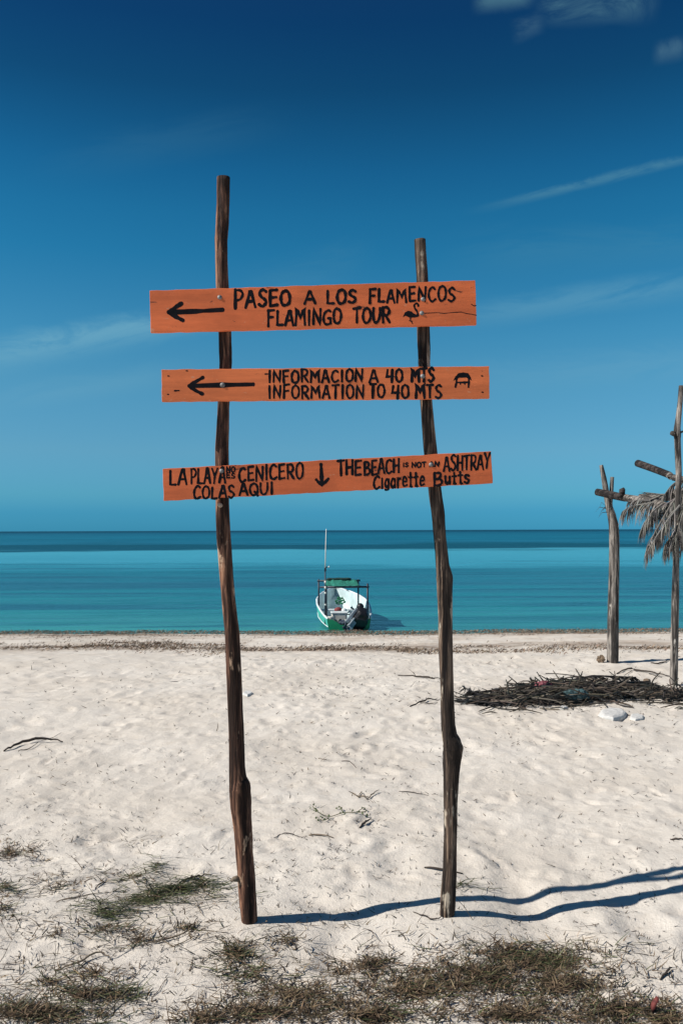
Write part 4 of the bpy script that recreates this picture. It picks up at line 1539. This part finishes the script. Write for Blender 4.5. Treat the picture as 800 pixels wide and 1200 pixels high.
stick([([(785, 986, 0), (793, 987, .01), (803, 989, 0)], .006)], 'short dark stick at the right edge above the post shadows', group=G_ST)
stick([([(466, 791, 0), (488, 793, .02), (506, 796, .02), (516, 795, 0)], .010), ([(488, 793, .02), (503, 794, .04), (514, 799, .01)], .007), ([(488, 793, .02), (484, 787, .0), (478, 781, .0)], .004)], 'dark scraggly sprig left of the right post, upper one of two', 'sprig', 'sprig', group='dark sprigs behind the right post')
stick([([(480, 832, 0), (492, 828, .03), (502, 825, .04), (513, 824, .01)], .010), ([(492, 828, .03), (505, 829, .03), (512, 827, 0)], .006)], 'dark scraggly sprig left of the right post, lower one of two', 'sprig', 'sprig', group='dark sprigs behind the right post')
stick([([(722, 790, 0), (735, 787, .04), (748, 789, .03), (765, 791, .03), (786, 793, 0)], .014), ([(740, 788, .03), (731, 792, 0)], .009), ([(760, 791, .02), (775, 794, .02)], .008)], 'long dark driftwood branch behind the brush heap near the shelter posts', 'branch', 'branch')
stick([([(762, 778, 0), (772, 779, .01), (784, 776, 0)], .011)], 'thin dark stick between the two shelter posts', group=G_ST)
stick([([(112, 1044, 0), (121, 1039, .0), (131, 1034, 0)], .0042)], 'short dark stick beside the green grass left of the sign', group=G_ST)
stick([([(66, 1060, 0), (92, 1053, .01), (120, 1048, .01)], .0035), ([(92, 1053, .01), (98, 1047, .02)], .003)], 'long thin twig left of the green grass clump', group=G_ST, mat='pale_twig')
stick([([(165, 1106, 0), (190, 1100, .02), (222, 1092, .02), (232, 1080, .06)], .0045), ([(190, 1100, .02), (205, 1106, .01), (228, 1098, .02)], .0035)], 'thin branching twig on the sand below the green grass clump', 'twig', 'twig', 'pale_twig')
stick([([(64, 1135, 0), (92, 1128, .03), (118, 1117, .05), (130, 1122, .01)], .005), ([(100, 1126, .03), (84, 1140, .01)], .004)], 'wiry brown twig above the grass in the lower left corner', 'twig', 'twig', 'pale_twig')
stick([([(118, 1195, 0), (140, 1172, .05), (172, 1130, .10)], .003), ([(142, 1172, .05), (160, 1150, .03)], .003)], 'long thin twig leaning up from the lower left grass', 'twig', 'twig', 'pale_twig')

# small creeping beach plant with round leaves
plant_o = onsand(397, 957)
cp_ = empty('beach_plant', plant_o.to_tuple(), 'small creeping green plant with round leaves on the sand between the posts', 'plant')
mb = MB()
runs = [[(366, 949, .02), (374, 956, .01), (386, 958, .01), (402, 956, .01), (418, 957, .01), (429, 956, .02)], [(386, 958, .01), (380, 962, .01), (374, 962, .01)], [(402, 956, .01), (399, 951, .02), (397, 949, .02)], [(418, 957, .01), (426, 952, .02)]]
for r_ in runs:
    mb.col = (.10, .10, .05)
    mb.tube(catmull([onsand(*q) for q in r_], 4), .0022, 5)
mb.build('stem', M['strand'], cp_)
mb = MB()
for (px, py) in [(365, 948), (368, 951), (370, 953), (372, 963), (377, 961), (381, 963), (384, 960), (396, 949), (399, 951), (400, 956), (404, 958), (420, 957), (425, 951), (428, 953), (430, 957), (426, 958), (412, 957), (367, 947)] * 2:
    c = onsand(px + random.uniform(-2, 2), py + random.uniform(-1, 1), random.uniform(.006, .022))
    mb.col = tone((.075, .095, .045), .35)
    nrm = Vector((random.uniform(-.5, .5), random.uniform(-.8, .1), 1)).normalized()
    a = nrm.cross(Vector((1, 0, 0))).normalized()
    b_ = nrm.cross(a)
    rr = random.uniform(.005, .009)
    mb.face([mb.vert(c + a * math.cos(t) * rr + b_ * math.sin(t) * rr * .8) for t in [2 * math.pi * i / 8 for i in range(8)]])
mb.build('leaves', M['leafy'], cp_)


# ------------------------------------------------------------------ grass, litter and seaweed (uncountable)
def blade(mb, p, L, wd, az, lean, base, curl=.5):
    d = Vector((math.cos(az) * math.cos(lean), math.sin(az) * math.cos(lean), math.sin(lean)))
    ps = [p]
    cur = p.copy()
    for k_ in range(3):
        cur = cur + d * (L / 3)
        d = (d + Vector((random.uniform(-.25, .25), random.uniform(-.25, .25), -curl * random.uniform(.1, .7)))).normalized()
        g_ = p.z + .002 + .003 * k_
        if cur.z < g_:
            cur.z = g_
        ps.append(cur.copy())
    mb.col = tone(base, .4)
    side = d.cross(Vector((0, 0, 1)))
    side = side.normalized() if side.length > .05 else Vector((1, 0, 0))
    side = (side + Vector((0, 0, random.uniform(-.6, .6)))).normalized()
    mb.strip(ps, wd, side)


DRY = ((.100, .068, .041), (.14, .098, .060), (.062, .043, .028), (.032, .024, .017), (.22, .16, .10))
GRN = ((.048, .060, .022), (.075, .085, .034), (.030, .037, .016), (.12, .115, .06))
dry, grn = MB(), MB()
# (cx, cy, rx, ry, blades, green share)
PATCH = [
    (625, 1117, 75, 16, 2300, .30), (560, 1140, 90, 24, 2600, .15), (655, 1150, 105, 26, 2300, .12), (430, 1125, 55, 16, 1000, .1), (490, 1155, 90, 26, 1700, .12),
    (335, 1105, 30, 12, 300, .1), (350, 1160, 90, 26, 1700, .08), (300, 1185, 90, 14, 1500, .05), (440, 1185, 110, 16, 1500, .1), (600, 1185, 110, 14, 1500, .1), (720, 1180, 90, 18, 1500, .1),
    (780, 1188, 45, 18, 700, .1), (276, 1118, 24, 16, 650, .35), (290, 1140, 34, 10, 350, .4), (250, 1192, 50, 8, 500, .05),
    (50, 1192, 75, 12, 1400, .25), (100, 1168, 50, 14, 600, .15), (140, 1162, 26, 10, 350, .5), (20, 1185, 40, 16, 700, .2), (110, 1140, 50, 14, 250, .1),
    (12, 998, 22, 14, 420, .15), (38, 996, 12, 9, 150, .1), (8, 1040, 18, 9, 380, .5), (4, 1068, 10, 14, 150, .4),
    (205, 1042, 50, 11, 900, .8), (175, 1052, 50, 12, 500, .7), (132, 1070, 36, 12, 700, .75), (184, 1014, 9, 11, 200, .8), (150, 1026, 44, 9, 260, .5), (235, 1036, 24, 8, 240, .7), (120, 1090, 60, 10, 220, .3), (70, 1040, 50, 10, 160, .3), (165, 1100, 50, 10, 200, .2), (60, 1150, 60, 20, 400, .2), (220, 1088, 24, 9, 150, .1),
    (545, 1037, 22, 4, 130, .8), (60, 1096, 50, 10, 100, .1), (60, 1030, 60, 14, 90, .1), (150, 985, 60, 14, 40, .1), (250, 1060, 30, 20, 60, .1), (690, 1110, 60, 12, 120, .1), (400, 1080, 60, 10, 60, .1),
]
for cx, cy, rx, ry, n, gs in PATCH:
    green = gs >= .4
    for q in range(int(n * (.6 if green else .85))):
        a, r_ = random.uniform(0, 2 * math.pi), min(abs(random.gauss(0, .68)), 2.0)
        px, py = cx + rx * r_ * math.cos(a), cy + ry * r_ * math.sin(a)
        # clumps and bare gaps
        if vnoise(np.array(px * .09), np.array(py * .16), 21) + .6 * vnoise(np.array(px * .035), np.array(py * .07), 22) < random.uniform(-.6, .2) - .1 * gs:
            continue
        p = onsand(px, min(py, 1235))
        isg = random.random() < (gs if green else gs * .6)
        flat = random.random() < (.86 if isg else .70)
        az = random.gauss(.15, .5) + random.choice((0, math.pi)) if isg else random.uniform(0, 2 * math.pi)
        blade(grn if isg else dry, p + Vector((0, 0, random.uniform(0, .014))), random.uniform(.045, .12) if isg else random.uniform(.018, .055), random.uniform(.0028, .0052) if isg else random.uniform(.0026, .0056), az,
              random.uniform(0, .2) if flat else random.uniform(.2, .95), random.choice(GRN if isg else DRY), .5)
for q in range(900):   # long wiry stems lying about
    if q < 420:
        px, py = random.uniform(-20, 265), random.triangular(975, 1215, 1100)
    else:
        px, py = random.uniform(190, 820), random.triangular(1075, 1225, 1150)
    if vnoise(np.array(px * .05), np.array(py * .09), 51) < random.uniform(-.35, .25):
        continue
    p = onsand(px, py, .002)
    blade(dry, p, random.uniform(.05, .16), random.uniform(.0022, .004), random.gauss(.2, .7) + random.choice((0, math.pi)), random.uniform(.0, .35) if random.random() < .8 else random.uniform(.4, 1.0), random.choice(DRY[:4]), .4)
tag(dry.build('dry_grass', M['strand']), 'dry brown grass and stems in tufts on the near sand', kind='stuff')
tag(grn.build('green_grass', M['leafy']), 'sparse olive green grass among the dry tufts', kind='stuff')

lit = MB()
for q in range(8600):
    if q < 5600:
        px, py = random.uniform(-30, 830), 770 + 420 * random.random() ** .9
    elif q < 6900:
        px, py = random.gauss(120, 110), random.gauss(1060, 55)
    elif q < 7800:
        px, py = random.gauss(660, 110), random.gauss(835, 24)
    else:
        px, py = random.gauss(400, 60), random.gauss(835, 60) if q < 8250 else random.gauss(1010, 40)
    if not (766 < py < 1235):
        continue
    if vnoise(np.array(px * .03), np.array(py * .06), 31) < random.uniform(-.45, .3):
        continue
    p = onsand(px, py)
    big = random.random() < .06
    sc = 1 + max(0, (p.y - 4) * .20)
    L = random.uniform(.008, .028) * sc * (2.4 if big else 1)
    blade(lit, p + Vector((0, 0, .002)), L, random.uniform(.0026, .0055) * sc, random.uniform(0, 6.28), random.uniform(0, .6), random.choice(((.035, .028, .022), (.07, .05, .034), (.022, .02, .018), (.12, .09, .06))), .3)
tag(lit.build('beach_litter', M['strand']), 'scattered crumbs of dry weed and twigs on the sand', kind='stuff')

wk = MB()
SW = ((.12, .082, .056), (.19, .135, .095), (.07, .05, .036), (.27, .205, .15))
for q in range(70000):
    line = random.random()
    x = random.uniform(-16, 16)
    if line < .50:      # at the water's edge
        # follow the real water line
        lo, hi = 18.0, 30.0
        yy = 25.0
        y = yy + (random.gauss(-.5, .5) if random.random() < .6 else -abs(random.gauss(0, 2.2)))
        if float(vnoise(np.array(x * .5), np.array(y * .8), 44)) + .7 * float(vnoise(np.array(x * 1.7), np.array(y * 1.5), 45)) < random.uniform(-.7, .15) - (.35 if y > 24 else 0):
            continue
        z = gz(x, y)
        if z < SEA - .03:
            continue
        lift = random.uniform(0, .09) if z < SEA + .16 else random.uniform(0, .02)
    else:
        x = random.uniform(-9, 9)
        c_ = 13.6 + 2.2 * float(vnoise(np.array(x * .25), np.array(2.0), 41))
        y = c_ + random.gauss(0, .85)
        dens = float(vnoise(np.array(x * .6), np.array(y * .9), 42)) + .6 * float(vnoise(np.array(x * 2.2), np.array(y * 2.0), 43)) + (.22 if -5.5 < x < -1.6 else .0)
        if dens < random.uniform(-.1, .62):
            continue
        z = gz(x, y)
        lift = random.uniform(0, .025)
    L = random.uniform(.02, .065)
    a = random.gauss(0, .8)
    p = Vector((x, y, z + .006 + lift))
    wk.col = tone(random.choice(SW), .35)
    dv = Vector((math.cos(a) * L, math.sin(a) * L, random.uniform(-.01, .02)))
    wk.strip([p, p + dv * .5 + Vector((0, 0, random.uniform(0, .03))), p + dv], random.uniform(.007, .02), Vector((random.uniform(-.3, .3), random.uniform(-1, 1), random.uniform(.1, 1))).normalized())
tag(wk.build('seaweed', M['strand']), 'brown seaweed washed up in lines along the water', kind='stuff')
